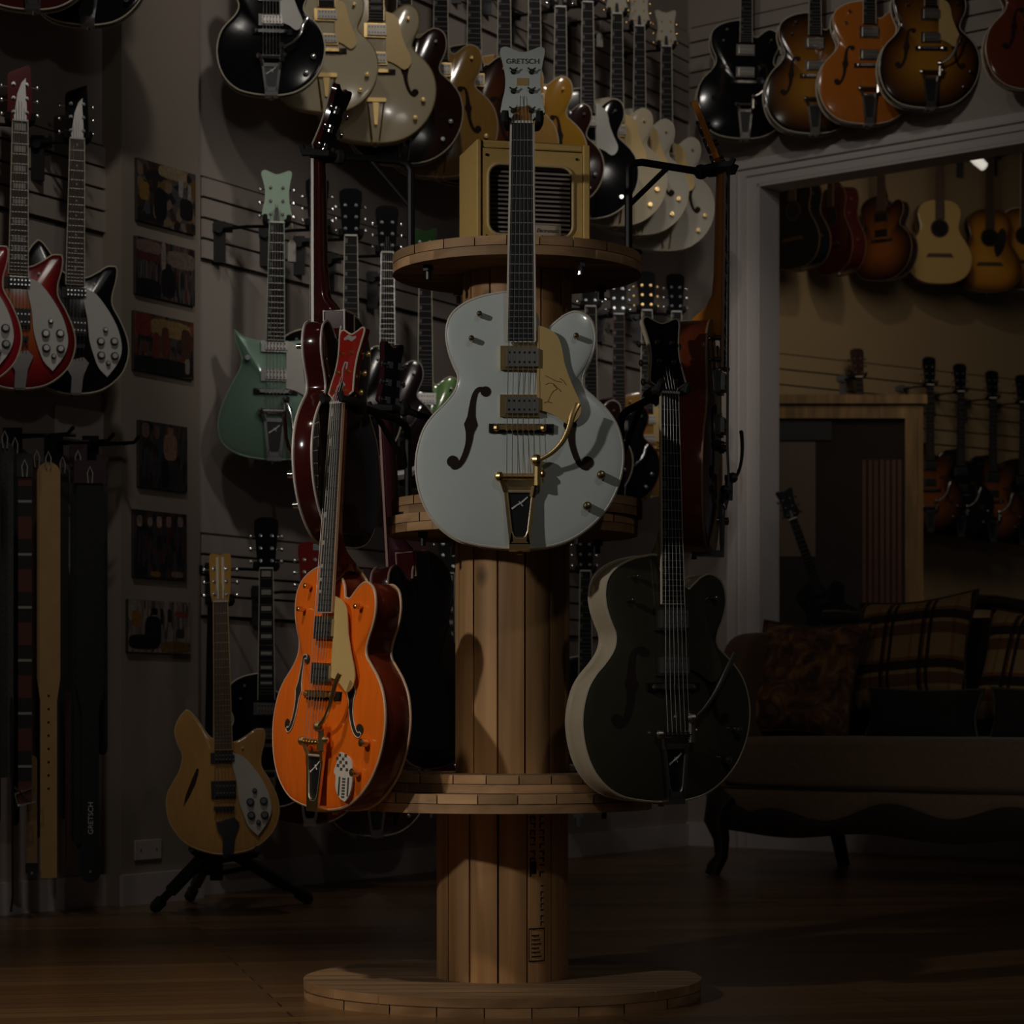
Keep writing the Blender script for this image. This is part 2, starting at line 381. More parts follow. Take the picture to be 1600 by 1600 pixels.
    if fh:
        mir = (1, -1) if fh != 'left' else (1,)
        if shape == 'rick':
            m = MB(); q = px2uv([(312, 1202), (309, 1200), (300, 1220), (291, 1242), (287, 1260), (296, 1246), (306, 1226), (311, 1210)], 351, 1336, 504)
            q = [(x * W, z * B) for x, z in q]
            m.add([(x, Y(x, z) - .0012, z) for x, z in q], [tuple(range(len(q)))]); m.build('sound_hole', FHOLE, root)
        elif shape == 'acoustic':
            m = MB(); z0 = .335 * B
            m.prism([(.058 * math.cos(i * math.pi / 12), z0 + .058 * math.sin(i * math.pi / 12)) for i in range(24)], -A - .0006, -A * .3, 1)
            m.prism([(.05 * math.cos(i * math.pi / 12), z0 + .05 * math.sin(i * math.pi / 12)) for i in range(24)], -A - .001, -A * .3, 0)
            m.build('sound_hole', [HOLE, ROSE], root)
        else:
            for sx in mir:
                m = MB(); path = smooth([(p[0], p[1]) for p in FPATH], 3, False)
                wid = []
                for i in range(len(FWID) - 1): wid += [FWID[i] + (FWID[i + 1] - FWID[i]) * j / 3 for j in range(3)]
                wid.append(FWID[-1])
                V = []
                for i, p in enumerate(path):
                    a = path[max(0, i - 1)]; b = path[min(len(path) - 1, i + 1)]
                    tx, tz = b[0] - a[0], b[1] - a[1]; l = math.hypot(tx, tz) + 1e-9
                    for q in (-1, 1):
                        x = (p[0] + q * wid[i] * -tz / l) * W * sx; z = (p[1] + q * wid[i] * tx / l) * B
                        V.append((x, Y(x, z) - .0012, z))
                m.add(V, [(2 * i, 2 * i + 1, 2 * i + 3, 2 * i + 2) for i in range(len(path) - 1)])
                for cx, cz, r in px2uv([(758, 616, .011), (708, 724, .0125)], 812, 856, 736):
                    q = [((cx + r * math.cos(i * math.pi / 8)) * W * sx, cz * B + r * math.sin(i * math.pi / 8)) for i in range(16)]
                    m.add([(x, Y(x, z) - .0013, z) for x, z in q], [tuple(range(16))])
                m.build('sound_hole', FHOLE, root)
                if fh == 'bound' and detail >= 2:
                    m = MB(); q = [V[i] for i in range(0, len(V), 2)] + [V[i] for i in range(len(V) - 1, 0, -2)]
                    m.tube(q, .0011, 5, True); m.build('sound_hole_trim', IVORY, root)
    if pg:
        G = RGUARD if shape == 'rick' else (AGUARD if shape == 'acoustic' else PGUARD)
        m = MB(); G2 = smooth([(p[0] * W, p[1] * B) + tuple(p[2:]) for p in G], 3)
        if shape in ('horned',): G2 = [(x + .0, z * .83 - .02) for x, z in G2]
        y0 = -A - (.004 if shape != 'acoustic' else .001)
        m.prism(G2, y0 - .0025, y0); m.cyl((.06 * W, y0, .33 * B), (.06 * W, Y(.06 * W, .33 * B), .33 * B), .004)
        o = m.build('pickguard', pg, root, angle=20)
        if logo:
            m = MB()
            for q in ([(850, 592), (858, 596), (866, 600), (875, 602)], [(850, 606), (856, 603), (862, 604), (868, 610), (874, 616)], [(854, 632), (858, 622), (862, 616), (868, 612), (862, 606)], [(848, 634), (854, 632), (860, 634)], [(872, 596), (878, 600), (882, 606)]):
                m.tube([(x, y0 - .0027, z) for x, z in px2uv(q, 812, 856, 736)], .0009, 4)
            m.build('engraving', mat('engraved line', (.3, .19, .06), .5), o)
    # pickups -------------------------------------------------------
    if shape != 'acoustic':
        if shape == 'hollow': pz = [(.371, .421), (.273, .319)]
        elif shape == 'rick': pz = [(.284, .316), (.172, .227)]
        else: pz = [(.33, .365), (.24, .278)]
        for z0, z1 in pz:
            z0 *= B; z1 *= B
            m = MB(); w = .043 if shape != 'rick' else .04
            m.box(-w, w * .93, -A - .006, -A * .3, z0, z1, 0)
            m.box(-w + .012, w * .93 - .003, -A - .014, -A - .004, z0 + .006, z1 - .006, 1)
            if detail >= 1:
                for i in range(6):
                    x = -w + .019 + i * .0105
                    for zz in (.3, .7): m.cyl((x, -A - .0147, z0 + (z1 - z0) * zz), (x, -A - .0135, z0 + (z1 - z0) * zz), .0027, n=6, mi=2)
            m.build('pickup', [hw if shape != 'rick' else BLACK, pickcol or (NICKEL if shape != 'rick' else BLACK), BLACK if shape != 'rick' else CHROME], root, angle=25)
        zb = {'hollow': .249, 'rick': .14, 'horned': .208}[shape] * B
        m = MB()
        if shape != 'rick': m.box(-.066, .07, -A - .005, -A * .4, zb - .009, zb + .009, 0)
        else: m.box(-.03, .03, -A - .006, -A * .4, zb - .004, zb + .004, 0)
        m.box(-.048 if shape != 'rick' else -.03, .046 if shape != 'rick' else .03, -A - .014, -A - .004, zb - .004, zb + .006, 1)
        for i in range(6):
            x = -.028 + i * .0112; m.box(x - .004, x + .004, -A - .017, -A - .013, zb - .006, zb + .007, 1)
        
        if shape != 'rick': m.ball((-.05, -A - .01, zb), .008, n=8, mi=1); m.ball((.048, -A - .01, zb), .008, n=8, mi=1)
        m.build('bridge', [EBONY, hw if shape != 'rick' else BLACK], root, angle=25)
    else:
        zb = .17 * B
        m = MB(); m.prism([(-.085, zb - .01), (.085, zb - .01), (.07, zb + .012), (-.07, zb + .012)], -A - .008, -A); m.build('bridge', ROSE, root)
    # tailpieces
    zt = .146 * B
    if vib == 'bigsby':
        y1 = -A - .006
        m = MB()
        for sx in (-1, 1):
            m.prism([(sx * .037, zt + .0), (sx * .028, zt + .0), (sx * .014, .012), (sx * .0215, .006)], y1 - .006, y1)
        m.prism([(-.0215, .006), (.0215, .006), (.018, .03), (.01, .021), (-.01, .021), (-.018, .03)], y1 - .006, y1)
        m.box(-.022, .022, y1 - .006, D * .5, -.006, .008)
        m.box(-.026, .026, y1 - .005, y1, zt - .032, zt - .02)
        fr = m.build('tailpiece', hw if detail < 2 else [hw], root, angle=25)
        m = MB(); m.prism([(-.027, zt - .03), (.026, zt - .03), (.0165, .03), (.008, .02), (-.008, .02), (-.0165, .03)], y1 - .002, y1 + .002)
        pn = m.build('tailpiece_panel', BLACK, fr)
        if detail >= 3:
            m = MB(); m.tube([(-.027, y1 - .004, zt - .032), (-.0175, y1 - .004, .034), (-.0135, y1 - .004, .023), (-.007, y1 - .004, .0175), (.0065, y1 - .004, .0175), (.013, y1 - .004, .023), (.0172, y1 - .004, .034), (.026, y1 - .004, zt - .032)], .0022, 6)
            m.tube([(-.024, y1 - .005, zt - .03), (.023, y1 - .005, zt - .03)], .003, 6); m.build('panel_rim', COVER if hw is not GOLD else mat('pale gold rim', (.75, .62, .42), .35, .5), pn)
        if detail >= 2:
            m = MB(); zc = zt * .6
            m.tube([(-.017, y1 - .0025, zc - .008), (-.006, y1 - .0025, zc), (.004, y1 - .0025, zc + .006), (.016, y1 - .0025, zc + .017)], [.0028, .0018, .0024, .0016], 5)
            m.tube([(-.002, y1 - .0025, zc + .008), (.006, y1 - .0025, zc - .002)], .0013, 5)
            m.build('emblem', WHITEP, pn)
        m = MB(); m.cyl((-.043, y1 - .012, zt), (.036, y1 - .012, zt), .0075, n=10); m.ball((-.043, y1 - .012, zt), .011, n=8)
        m.cyl((-.04, y1 - .012, zt), (-.03, y1 - .003, zt - .03), .006, n=6)
        for i in range(6): m.cyl((-.028 + i * .0112, y1 - .022, zt), (-.028 + i * .0112, y1 - .004, zt), .002, n=5)
        m.build('roller_bar', hw, fr)
        m = MB(); m.cyl((.036, y1 - .012, zt - .018), (.036, y1 - .014, zt + .03), .011, .009, n=10); m.ball((.034, y1 - .022, zt + .034), .013, n=8)
        m.ball((.046, y1 - .012, zt + .006), .009, n=8); m.cyl((.034, y1 - .026, zt + .034), (.034, y1 - .004, zt + .034), .007, n=8)
        m.cyl((.03, y1 - .008, zt - .018), (.026, y1 - .003, zt - .04), .007, n=6)
        br = m.build('arm_bracket', hw, fr)
        m = MB(); ap = armpath or [(.035, .178), (.062, .192), (.085, .214), (.1, .243), (.108, .272), (.119, .296)]
        ap = smooth([(x, z * B) for x, z in ap], 4, False)
        nn = len(ap)
        m.tube([(x, y1 - .026 - .012 * math.sin(i / nn * 2.6), z) for i, (x, z) in enumerate(ap)], [.0045 + .0025 * i / nn for i in range(nn)], 8, flat=.7)
        m.build('vibrato_arm', hw, br)
    elif vib == 'trapeze':
        m = MB()
        for sx in (-1, 1): m.tube([(sx * .03, -A - .004, zt), (sx * .014, -A - .003, .01), (sx * .012, D * .4, -.003)], .003, 6)
        m.box(-.036, .036, -A - .008, -A, zt - .006, zt + .008); m.prism([(-.012, zt), (.012, zt), (.005, zt * .4), (-.005, zt * .4)], -A - .004, -A - .001)
        m.build('tailpiece', hw, root)
    elif vib == 'rtail':
        m = MB(); y1 = -A - .004
        m.prism([(-.026, .098), (.03, .112), (.046, .095), (.03, .055), (.024, .0), (-.008, 0), (-.006, .05), (-.022, .075)], y1 - .005, y1)
        m.box(-.006, .022, y1, D * .5, -.004, .004); m.build('tailpiece', mat('dark chrome', (.16, .15, .15), .25, 1.), root)
    if knobs and shape == 'hollow':
        for i, (x, z) in enumerate(px2uv([(748, 497), (736, 535), (897, 530), (937, 744), (916, 792)], 812, 856, 736)):
            x *= W; z *= B; r = (.0062 if i < 3 else .0095) * (.85 if detail < 2 else 1)
            y = Y(x, z); m = MB()
            m.cyl((x, y + .001, z), (x, y - .006, z), r * .5, n=8); m.cyl((x, y - .006, z), (x, y - .02, z), r, r * .94, n=12)
            m.cyl((x, y - .02, z), (x, y - .0212, z), r * .7, r * .4, n=12)
            m.build('knob', hw if not veneer else mat('aged brass', (.35, .27, .14), .3, 1.), root, angle=30)
    elif shape == 'rick':
        for i, (x, z) in enumerate(px2uv([(392, 1256), (413, 1255), (393, 1277), (414, 1277), (404, 1288), (399, 1238)], 351, 1336, 504)):
            x *= W; z *= B; r = .013 if i < 4 else .008; y = -A - .0065
            m = MB(); m.cyl((x, y, z), (x, y - .012, z), r, r * .8, n=14, mi=0); m.cyl((x, y - .012, z), (x, y - .0135, z), r * .62, n=12, mi=1)
            m.build('knob', [BLACK, CHROME], root, angle=30)
    elif shape == 'horned':
        for x, z in ((.13, .14), (.1, .1), (.14, .08), (-.085, .31), (.09, .315)):
            y = Y(x, z * B); m = MB(); m.cyl((x, y + .001, z * B), (x, y - .018, z * B), .009, .008, n=10); m.build('knob', hw, root, angle=30)
    if strings:
        zb2 = {'hollow': .249, 'rick': .14, 'horned': .17, 'acoustic': .17}[shape] * B
        y1 = -A - .006
        for i in range(6):
            t = i / 5 - .5; m = MB()
            pts = [T((t * .038, -.004, .03 + (2 - abs(i - 2.5)) * .02)), (t * .036, yf - .005, zn + .003), (t * .056, -A - .0185, zb2)]
            if vib in ('bigsby', 'trapeze'): pts.append((t * .056, y1 - .018, zt))
            elif vib == 'rtail': pts.append((t * .05, -A - .012, .1))
            m.tube(pts, .00055 + .00028 * (5 - i) / 5, 4); m.build('string', STRING, root)
    # strap button
    m = MB(); m.cyl((0, D * .5, .002), (0, D * .5, -.012), .004, .007, n=8); m.build('strap_button', hw, root)
    GI[root.name] = (zn, yf, D)
    return root

def pose(bpx, npx, Y, yaw, shape='hollow', B=1., neckL=.362, lean=0.):
    """loc, rot, scale so that the body bottom and the nut fall on the two photo points"""
    b = at(*bpx, Y); t = at(*npx, Y)
    zj = {'hollow': .523, 'rick': .36, 'horned': .365, 'acoustic': .507}[shape] * B
    d = t - b; roll = math.atan2(d.x, d.z)
    s = d.length / (zj + neckL)
    M = Matrix.Rotation(roll, 3, 'Y') @ Matrix.Rotation(yaw, 3, 'Z') @ Matrix.Rotation(lean, 3, 'X')
    return b, M.to_euler(), s

# ------------------------------------------------------------------ room
P0L = Vector((-1.327, 8.29, 0)); dL = Vector((.4985, .8669, 0)); nL = Vector((.8669, -.4985, 0))
COR = Vector((.828, 12.037, 0)); dR = Vector((.755, -.6557, 0)); nR = Vector((-.6557, -.755, 0))
LP = lambda s, off=0., z=0.: P0L + dL * s + nL * off + Vector((0, 0, z))
RP = lambda s, off=0., z=0.: COR + dR * s + nR * off + Vector((0, 0, z))
hitL = lambda px, py, off=0.: hit(px, py, P0L + nL * off, nL)
hitR = lambda px, py, off=0.: hit(px, py, COR + nR * off, nR)
sL = lambda px, off=0.: (hitL(px, HY, off) - P0L).dot(dL)
sR = lambda px, off=0.: (hitR(px, HY, off) - COR).dot(dR)
def wallbox(m, F, s0, s1, o0, o1, z0, z1, mi=0, val=0.):
    m.add([F(s, o, z) for s in (s0, s1) for o in (o0, o1) for z in (z0, z1)], [(0, 1, 3, 2), (4, 6, 7, 5), (0, 4, 5, 1), (2, 3, 7, 6), (0, 2, 6, 4), (1, 5, 7, 3)], mi, val)
WALL = mat('wall paint', (.45, .385, .345), .8, var=.04, scale=4)
PILA = mat('pilaster paint', (.36, .3, .245), .8, var=.05, scale=4)
TRIM = mat('trim paint', (.66, .6, .58), .45, var=.04, scale=8)
GROOVE_SHADE = mat('slat groove shade', (.05, .035, .028), .9)  # dark backing colour paints in the shade of the gaps between slats
TAN = mat('back room paint', (.4, .29, .17), .85, var=.06, scale=3)

def floor_mat():
    m, nt, b = nt_new('plank floor'); N = nt.nodes; L = nt.links
    tc = N.new('ShaderNodeTexCoord'); mp = N.new('ShaderNodeMapping'); mp.inputs['Rotation'].default_value = (0, 0, R(-12))
    L.new(tc.outputs['Object'], mp.inputs['Vector'])
    br = N.new('ShaderNodeTexBrick'); br.inputs['Scale'].default_value = 1.; br.inputs['Brick Width'].default_value = 1.3; br.inputs['Row Height'].default_value = .09
    br.inputs['Mortar Size'].default_value = .0022; br.inputs['Bias'].default_value = .1
    br.inputs['Color1'].default_value = (.22, .12, .052, 1); br.inputs['Color2'].default_value = (.12, .06, .025, 1); br.inputs['Mortar'].default_value = (.03, .014, .007, 1)
    L.new(mp.outputs['Vector'], br.inputs['Vector'])
    m2 = N.new('ShaderNodeMapping'); m2.inputs['Scale'].default_value = (1, 14, 1); L.new(mp.outputs['Vector'], m2.inputs['Vector'])
    no = N.new('ShaderNodeTexNoise'); no.inputs['Scale'].default_value = 5.; no.inputs['Detail'].default_value = 6; L.new(m2.outputs['Vector'], no.inputs['Vector'])
    mr = N.new('ShaderNodeMapRange'); mr.inputs['To Min'].default_value = .5; mr.inputs['To Max'].default_value = 1.5; L.new(no.outputs['Fac'], mr.inputs['Value'])
    hs = N.new('ShaderNodeHueSaturation'); L.new(br.outputs['Color'], hs.inputs['Color']); L.new(mr.outputs[0], hs.inputs['Value'])
    L.new(hs.outputs['Color'], b.inputs['Base Color'])
    b.inputs['Roughness'].default_value = .3
    bp = N.new('ShaderNodeBump'); bp.inputs['Strength'].default_value = .12; bp.inputs['Distance'].default_value = .002
    L.new(no.outputs['Fac'], bp.inputs['Height']); L.new(bp.outputs['Normal'], b.inputs['Normal'])
    return m
m = MB(); m.box(-6, 8, -1.5, 19, -.05, 0); struct(m.build('floor', floor_mat(), flat=True))
SC, SO0, SO1 = 4.322, .41, 2.6     # corner on the left wall, opening in the right wall
ZS, ZH, ZT = .62, 3.05, 4.3
m = MB(); wallbox(m, LP, -6, SC + .1, -.12, 0, 0, ZT); struct(m.build('wall_left', WALL, flat=True))
m = MB(); wallbox(m, RP, -.1, SO0, -.12, 0, 0, ZT); wallbox(m, RP, SO0, SO1, -.12, 0, 0, ZS); wallbox(m, RP, SO0, SO1, -.12, 0, ZH, ZT); wallbox(m, RP, SO1, 4.5, -.12, 0, 0, ZT)
struct(m.build('wall_right', WALL, flat=True))
m = MB(); m.box(-6, 8, -1.5, 19, ZT, ZT + .05); struct(m.build('ceiling', WALL, flat=True))
# back room wall
PB = Vector((2.68, 16., 0)); dB = Vector((1.375, 1., 0)).normalized(); nB = Vector((dB.y, -dB.x, 0))
BP = lambda s, off=0., z=0.: PB + dB * s + nB * off + Vector((0, 0, z))
hitB = lambda px, py, off=0.: hit(px, py, PB + nB * off, nB)
m = MB(); wallbox(m, BP, -3.2, 2.2, -.1, 0, 0, ZT); struct(m.build('wall_back_room', TAN, flat=True))
# slat panels
def slats(F, s0, s1, z1, n, name, pitch=.0707, col=None, gap=.009):
    m = MB(); wallbox(m, F, s0, s1, .0005, .003, z1 - n * pitch - .01, z1, 1)
    for i in range(n): wallbox(m, F, s0, s1, .003, .014, z1 - (i + 1) * pitch + gap - .009, z1 - i * pitch - gap, 0, random.random())
    return struct(m.build(name, [col or WALL, GROOVE_SHADE], flat=True))
sP0, sP1 = sL(190), sL(313)
slats(LP, -2, sP0 - .02, 2.46, 4, 'trim_1'); slats(LP, sP1, SC - .02, 2.46, 4, 'trim_2')
slats(LP, sP1, SC - .02, 1.24, 4, 'trim_3'); slats(LP, 1.2, SC - .02, 3.82, 6, 'trim_4'); slats(RP, .02, 3.4, 3.84, 5, 'trim_5')
slats(BP, -2.6, 1.4, 2.76, 6, 'trim_6', .092, TAN)
# pilaster with side trim strip
m = MB(); wallbox(m, LP, sL(190, .08), sL(310, .08), 0, .08, 0, ZT); struct(m.build('trim_7', PILA, flat=True))
m = MB(); wallbox(m, LP, sL(178, .03), sL(188, .03), 0, .045, .1, ZT); struct(m.build('trim_8', TRIM, flat=True))
# baseboards
m = MB(); wallbox(m, LP, -6, sL(190, .08), 0, .016, 0, .1); wallbox(m, LP, sL(190, .08) - .01, sL(310, .08) + .01, .08, .096, 0, .1); wallbox(m, LP, sL(310, .08), SC, 0, .016, 0, .1)
struct(m.build('baseboard_left', TRIM, flat=True))
m = MB(); wallbox(m, RP, 0, sR(1140), 0, .016, 0, .11); wallbox(m, RP, SO0, 4.4, 0, .016, 0, .11); struct(m.build('baseboard_right', TRIM, flat=True))
m = MB(); wallbox(m, LP, sL(345, .05), sL(412, .05), .03, .05, .105, .125); struct(m.build('trim_9', mat('white strip', (.8, .78, .74), .5), flat=True))
# opening casing: moulded boards
m = MB(); sa = sR(1140); w = SO0 - sa
def casing(m, q0, q1, o):
    s0 = sa + w * q0; s1 = sa + w * q1; h1 = ZH + .12 * (1 - q0); h0 = ZH + .12 * (1 - q1)
    wallbox(m, RP, s0, s1, 0, o, 0, h1); wallbox(m, RP, s1, SO1 + .3, 0, o, h0, h1)
casing(m, 0, .2, .022); casing(m, .2, .36, .034); casing(m, .36, .5, .016); casing(m, .5, .66, .03); casing(m, .66, 1., .018)
wallbox(m, RP, SO0 - .003, SO0 + .012, -.14, .018, ZS, ZH + .003); wallbox(m, RP, SO0, SO1, -.14, .018, ZH - .012, ZH + .003)
wallbox(m, RP, SO0, SO1, -.15, .04, ZS - .03, ZS)
struct(m.build('window_1', TRIM, flat=True))
# wood-cased glazed door in the back room
mw = wood('frame wood', (.26, .15, .055), (.16, .09, .03), (6, 6, .6), 5., .5, useval=False)
YD = 14.3
a, b_ = at(1190, 618, YD), at(1441, 618, YD)
dd = empty('door_1', 'x', 'x', (a.x, YD, 0)); del dd['label'], dd['category']; struct(dd)
Wd = b_.x - a.x; Hd = a.z
m = MB(); m.box(-.02, Wd + .02, -.05, .04, Hd - .05, Hd); m.box(0, Wd, -.03, .04, Hd - .13, Hd - .05); m.box(0, .095, -.03, .04, 0, Hd - .13); m.box(Wd - .1, Wd, -.03, .04, 0, Hd - .13)
m.box(.02, .035, -.04, -.03, 0, Hd - .13); m.box(Wd - .03, Wd - .015, -.04, -.03, 0, Hd - .13); m.build('door_frame', mw, dd, flat=True)
m = MB(); m.box(.095, Wd - .1, .0, .012, .02, Hd - .13); m.build('door_glass', mat('dark glass', (.03, .022, .018), .12, 0, .4, var=.5, scale=2), dd, flat=True)
m = MB()
for i in range(7): m.box(.56 + i * .033, .56 + i * .033 + .022, -.012 - .006 * (i % 2), -.002, .02, Hd - .36, val=i / 7)
m.build('door_curtain', mat('rust curtain', (.1, .045, .03), .9, var=.4, scale=6), dd, flat=True)
m = MB(); m.box(.1, .39, -.008, -.001, Hd - .25, Hd - .14); m.build('door_panel', BLACK, dd, flat=True)
m = MB(); m.box(.1, .3, -.006, -.001, Hd - .9, Hd - .26); m.build('door_blind', mat('dim blind', (.12, .085, .07), .8), dd, flat=True)

# ------------------------------------------------------------------ cable spools
PINE = wood('pine stave', (.72, .4, .17), (.5, .25, .09), (5, 5, .35), 5., .55, knots=5.5)
PINE2 = wood('weathered pine', (.38, .235, .125), (.2, .12, .06), (.5, 7, 7), 5., .65)
PINE3 = wood('flange edge', (.74, .44, .22), (.46, .25, .11), (1.2, 1.2, 4), 5., .65)
STAMP = mat('stencil ink', (.02, .012, .008), .8)
def disc(m, r, z0, z1, rot, n=9, mi=0):
    c, s_ = math.cos(rot), math.sin(rot)
    for i in range(n):
        y0 = -r + 2 * r * i / n + .0012; y1 = -r + 2 * r * (i + 1) / n - .0012
        P = []
        for j in range(9):
            y = y0 + (y1 - y0) * j / 8; P.append((math.sqrt(max(0, r * r - y * y)), y))
        for j in range(8, -1, -1):
            y = y0 + (y1 - y0) * j / 8; P.append((-math.sqrt(max(0, r * r - y * y)), y))
        P = [(x * c - y * s_, x * s_ + y * c) for x, y in P]; k = len(P); v = random.random()
        o = len(m.v); m.add([(x, y, z0) for x, y in P] + [(x, y, z1) for x, y in P], [tuple(range(k)), tuple(range(k, 2 * k))], mi, v)
        for j in range(k): m.f.append((o + j, o + (j + 1) % k, o + k + (j + 1) % k, o + k + j)); m.m.append(1)
def drum(m, r, z0, z1, n, ph):
    for i in range(n):
        a0 = ph + 2 * math.pi * i / n; a1 = ph + 2 * math.pi * (i + 1) / n; g = .0022 / r; v = random.random()
        A_ = [a0 + g + (a1 - a0 - 2 * g) * j / 4 for j in range(5)]
        rr = [r - .0015, r, r, r, r - .0015]
        P = [(q * math.cos(a), q * math.sin(a)) for q, a in zip(rr, A_)] + [((r - .02) * math.cos(a), (r - .02) * math.sin(a)) for a in A_[::-1]]
        k = len(P); o = len(m.v); m.add([(x, y, z0) for x, y in P] + [(x, y, z1) for x, y in P], [tuple(range(k)), tuple(range(k, 2 * k))], 0, v)
        for j in range(k): m.f.append((o + j, o + (j + 1) % k, o + k + (j + 1) % k, o + k + j)); m.m.append(0)
def spool(label, x, y, z0, z1, rb, rt, rd, tb, tt, ph, n=13, rot=0.):
    t = empty('cable_spool', label, 'spool', (x, y, z0), group='wooden cable spools stacked into a display column')
    for nm, r, a, b in (('lower', rb, 0, tb), ('upper', rt, z1 - z0 - tt, z1 - z0)):
        m = MB(); h = (a + b) / 2
        q = R(90) if (nm == 'lower' and z0 == 0) else 0
        disc(m, r * .997, a, h - .0006, rot * .3 + q); disc(m, r, h + .0006, b, R(90) + rot - q, 8)
        o = m.build('flange', [PINE2, PINE3], t, angle=30)
    m = MB(); drum(m, rd, tb, z1 - z0 - tt, n, ph); m.build('drum', PINE, t, angle=30)
    for i in range(4):
        a = R(35 + 90 * i); m = MB(); zz = z1 - z0 - tt
        m.cyl((rt * .85 * math.cos(a), rt * .85 * math.sin(a), zz), (rt * .85 * math.cos(a), rt * .85 * math.sin(a), zz - .012), .012, n=6)
        m.cyl((rt * .85 * math.cos(a), rt * .85 * math.sin(a), zz), (rt * .85 * math.cos(a), rt * .85 * math.sin(a), zz - .03), .006, n=8)
        m.build('bolt', CHROME if i % 2 else BLACK, t)
    return t
low = spool('large bottom cable spool standing on the floor with a wide worn base', -.021, 5.65, 0, .452, .438, .33, .145, .04, .04, .16, 14, .1)
spool('middle cable spool of the column with tall knotty pine drum', .001, 5.65, .453, 1.05, .275, .277, .126, .038, .038, .1, 13, .05)
spool('top cable spool of the column, under the small yellow amplifier', .011, 5.65, 1.051, 1.626, .277, .275, .121, .038, .04, .33, 13, -.08)
# stencil on the lower drum
m = MB(); rr = .1463
def onDrum(u, z): a = R(-90) + u; return (rr * math.cos(a), rr * math.sin(a), z)
def stamp(u0, u1, z0, z1):
    k = 3; V = []
    for i in range(k + 1):
        u = u0 + (u1 - u0) * i / k; V += [onDrum(u, z0), onDrum(u, z1)]
    m.add(V, [(2 * i, 2 * i + 2, 2 * i + 3, 2 * i + 1) for i in range(k)])
random.seed(3)
z = .40
while z > .27:
    for u in (.42, .58):
        stamp(u, u + .09, z - .003, z)
        if random.random() < .6: stamp(u, u + .025, z - .011, z - .003)
        if random.random() < .6: stamp(u + .065, u + .09, z - .011, z - .003)
    z -= .015
stamp(.42, .53, .275, .30)
z = .25
while z > .17:
    stamp(.6, .66, z - .003, z)
    if random.random() < .7: stamp(.6, .62, z - .01, z - .003)
    z -= .013
for zz in (.085, .155): stamp(.4, .68, zz, zz + .003)
for u in (.4, .665): stamp(u, u + .015, .085, .155)
for i in range(6): stamp(.45, .62 - .02 * (i % 3), .095 + i * .009, .098 + i * .009)
m.build('stencil_lettering', STAMP, low, flat=True)
random.seed(11)

# ------------------------------------------------------------------ amplifier
AY = mat('mustard vinyl', (.8, .52, .16), .6, var=.1, scale=60, bump=.15)
AY2 = mat('pale mustard', (.75, .56, .27), .6, var=.08, scale=60)
amp = empty('guitar_amplifier', 'small mustard yellow amplifier with rounded slatted grille standing on the top spool', 'amplifier', at(745, 376, 5.47) * Vector((1, 1, 0)) + Vector((0, 0, 1.6265)) if False else Vector((at(745, 376, 5.47).x, 5.47, 1.6268)), (0, 0, R(14)))
m = MB(); AW, AH, AD = .252, .222, .17
m.box(0, .011, 0, AD, 0, AH); m.box(AW - .016, AW, 0, AD, 0, AH); m.box(.011, AW - .016, .004, AD, AH - .016, AH); m.box(.011, AW - .016, .004, AD, 0, .012); m.box(.011, AW - .016, .05, AD, .012, AH - .016)
m.build('cabinet', AY, amp, bevel=.003)
def rrect(x0, x1, z0, z1, r, n=6):
    P = []
    for cx, cz, a0 in ((x1 - r, z1 - r, 0), (x0 + r, z1 - r, 90), (x0 + r, z0 + r, 180), (x1 - r, z0 + r, 270)):
        for i in range(n + 1): a = R(a0 + 90 * i / n); P.append((cx + r * math.cos(a), cz + r * math.sin(a)))
    return P
gx0, gx1, gz0, gz1 = .026, .214, .02, .172
inner = rrect(gx0, gx1, gz0, gz1, .026); nI = len(inner)
outer = []
for i, (x, z) in enumerate(inner):
    q = i // 7
    outer.append([(AW - .0175, AH - .018), (.0125, AH - .018), (.0125, .014), (AW - .0175, .014)][q])
m = MB(); m.add([(x, .003, z) for x, z in inner] + [(x, .003, z) for x, z in outer] + [(x, .012, z) for x, z in inner], [(i, (i + 1) % nI, nI + (i + 1) % nI, nI + i) for i in range(nI)] + [(i, (i + 1) % nI, 2 * nI + (i + 1) % nI, 2 * nI + i) for i in range(nI)])
m.build('front_panel', AY, amp, flat=True)
m = MB(); m.tube([(x, .002, z) for x, z in inner], .0035, 8, True); m.build('grille_rim', AY2, amp)
m = MB(); m.prism(rrect(gx0, gx1, gz0, gz1, .026), .02, .03); g = m.build('grille_cloth', mat('grille cloth', (.05, .03, .022), .9, scale=200), amp)
for i in range(15):
    z = gz0 + .009 + i * .0099; m = MB(); ins = .012 if i in (0, 14) else .004
    m.box(gx0 + ins, gx1 - ins, .012, .017, z - .0021, z + .0021); m.build('grille_slat', mat('slat taupe', (.34, .27, .24), .5), g, flat=True)
m = MB(); m.box(.128, .188, .006, .011, .024, .045); bd = m.build('badge', mat('badge metal', (.62, .5, .38), .4, .3), amp, flat=True)
text('Electromatic', .0115, mat('badge ink', (.03, .02, .015), .5), bd, (.158, .0055, .0335), (R(90), 0, 0), shear=.35, sx=.85)
for x, z in ((.022, .19), (.222, .19), (.022, .016), (.222, .016)):
    m = MB(); m.cyl((x, .003, z), (x, .0005, z), .003, n=8); m.build('screw', BLACK, amp)
m = MB(); m.tube([(.02, AD * .45, AH), (.04, AD * .45, AH + .012), (AW - .05, AD * .45, AH + .012), (AW - .03, AD * .45, AH)], .005, 8); m.build('handle', mat('brown leather handle', (.1, .05, .025), .6), amp)

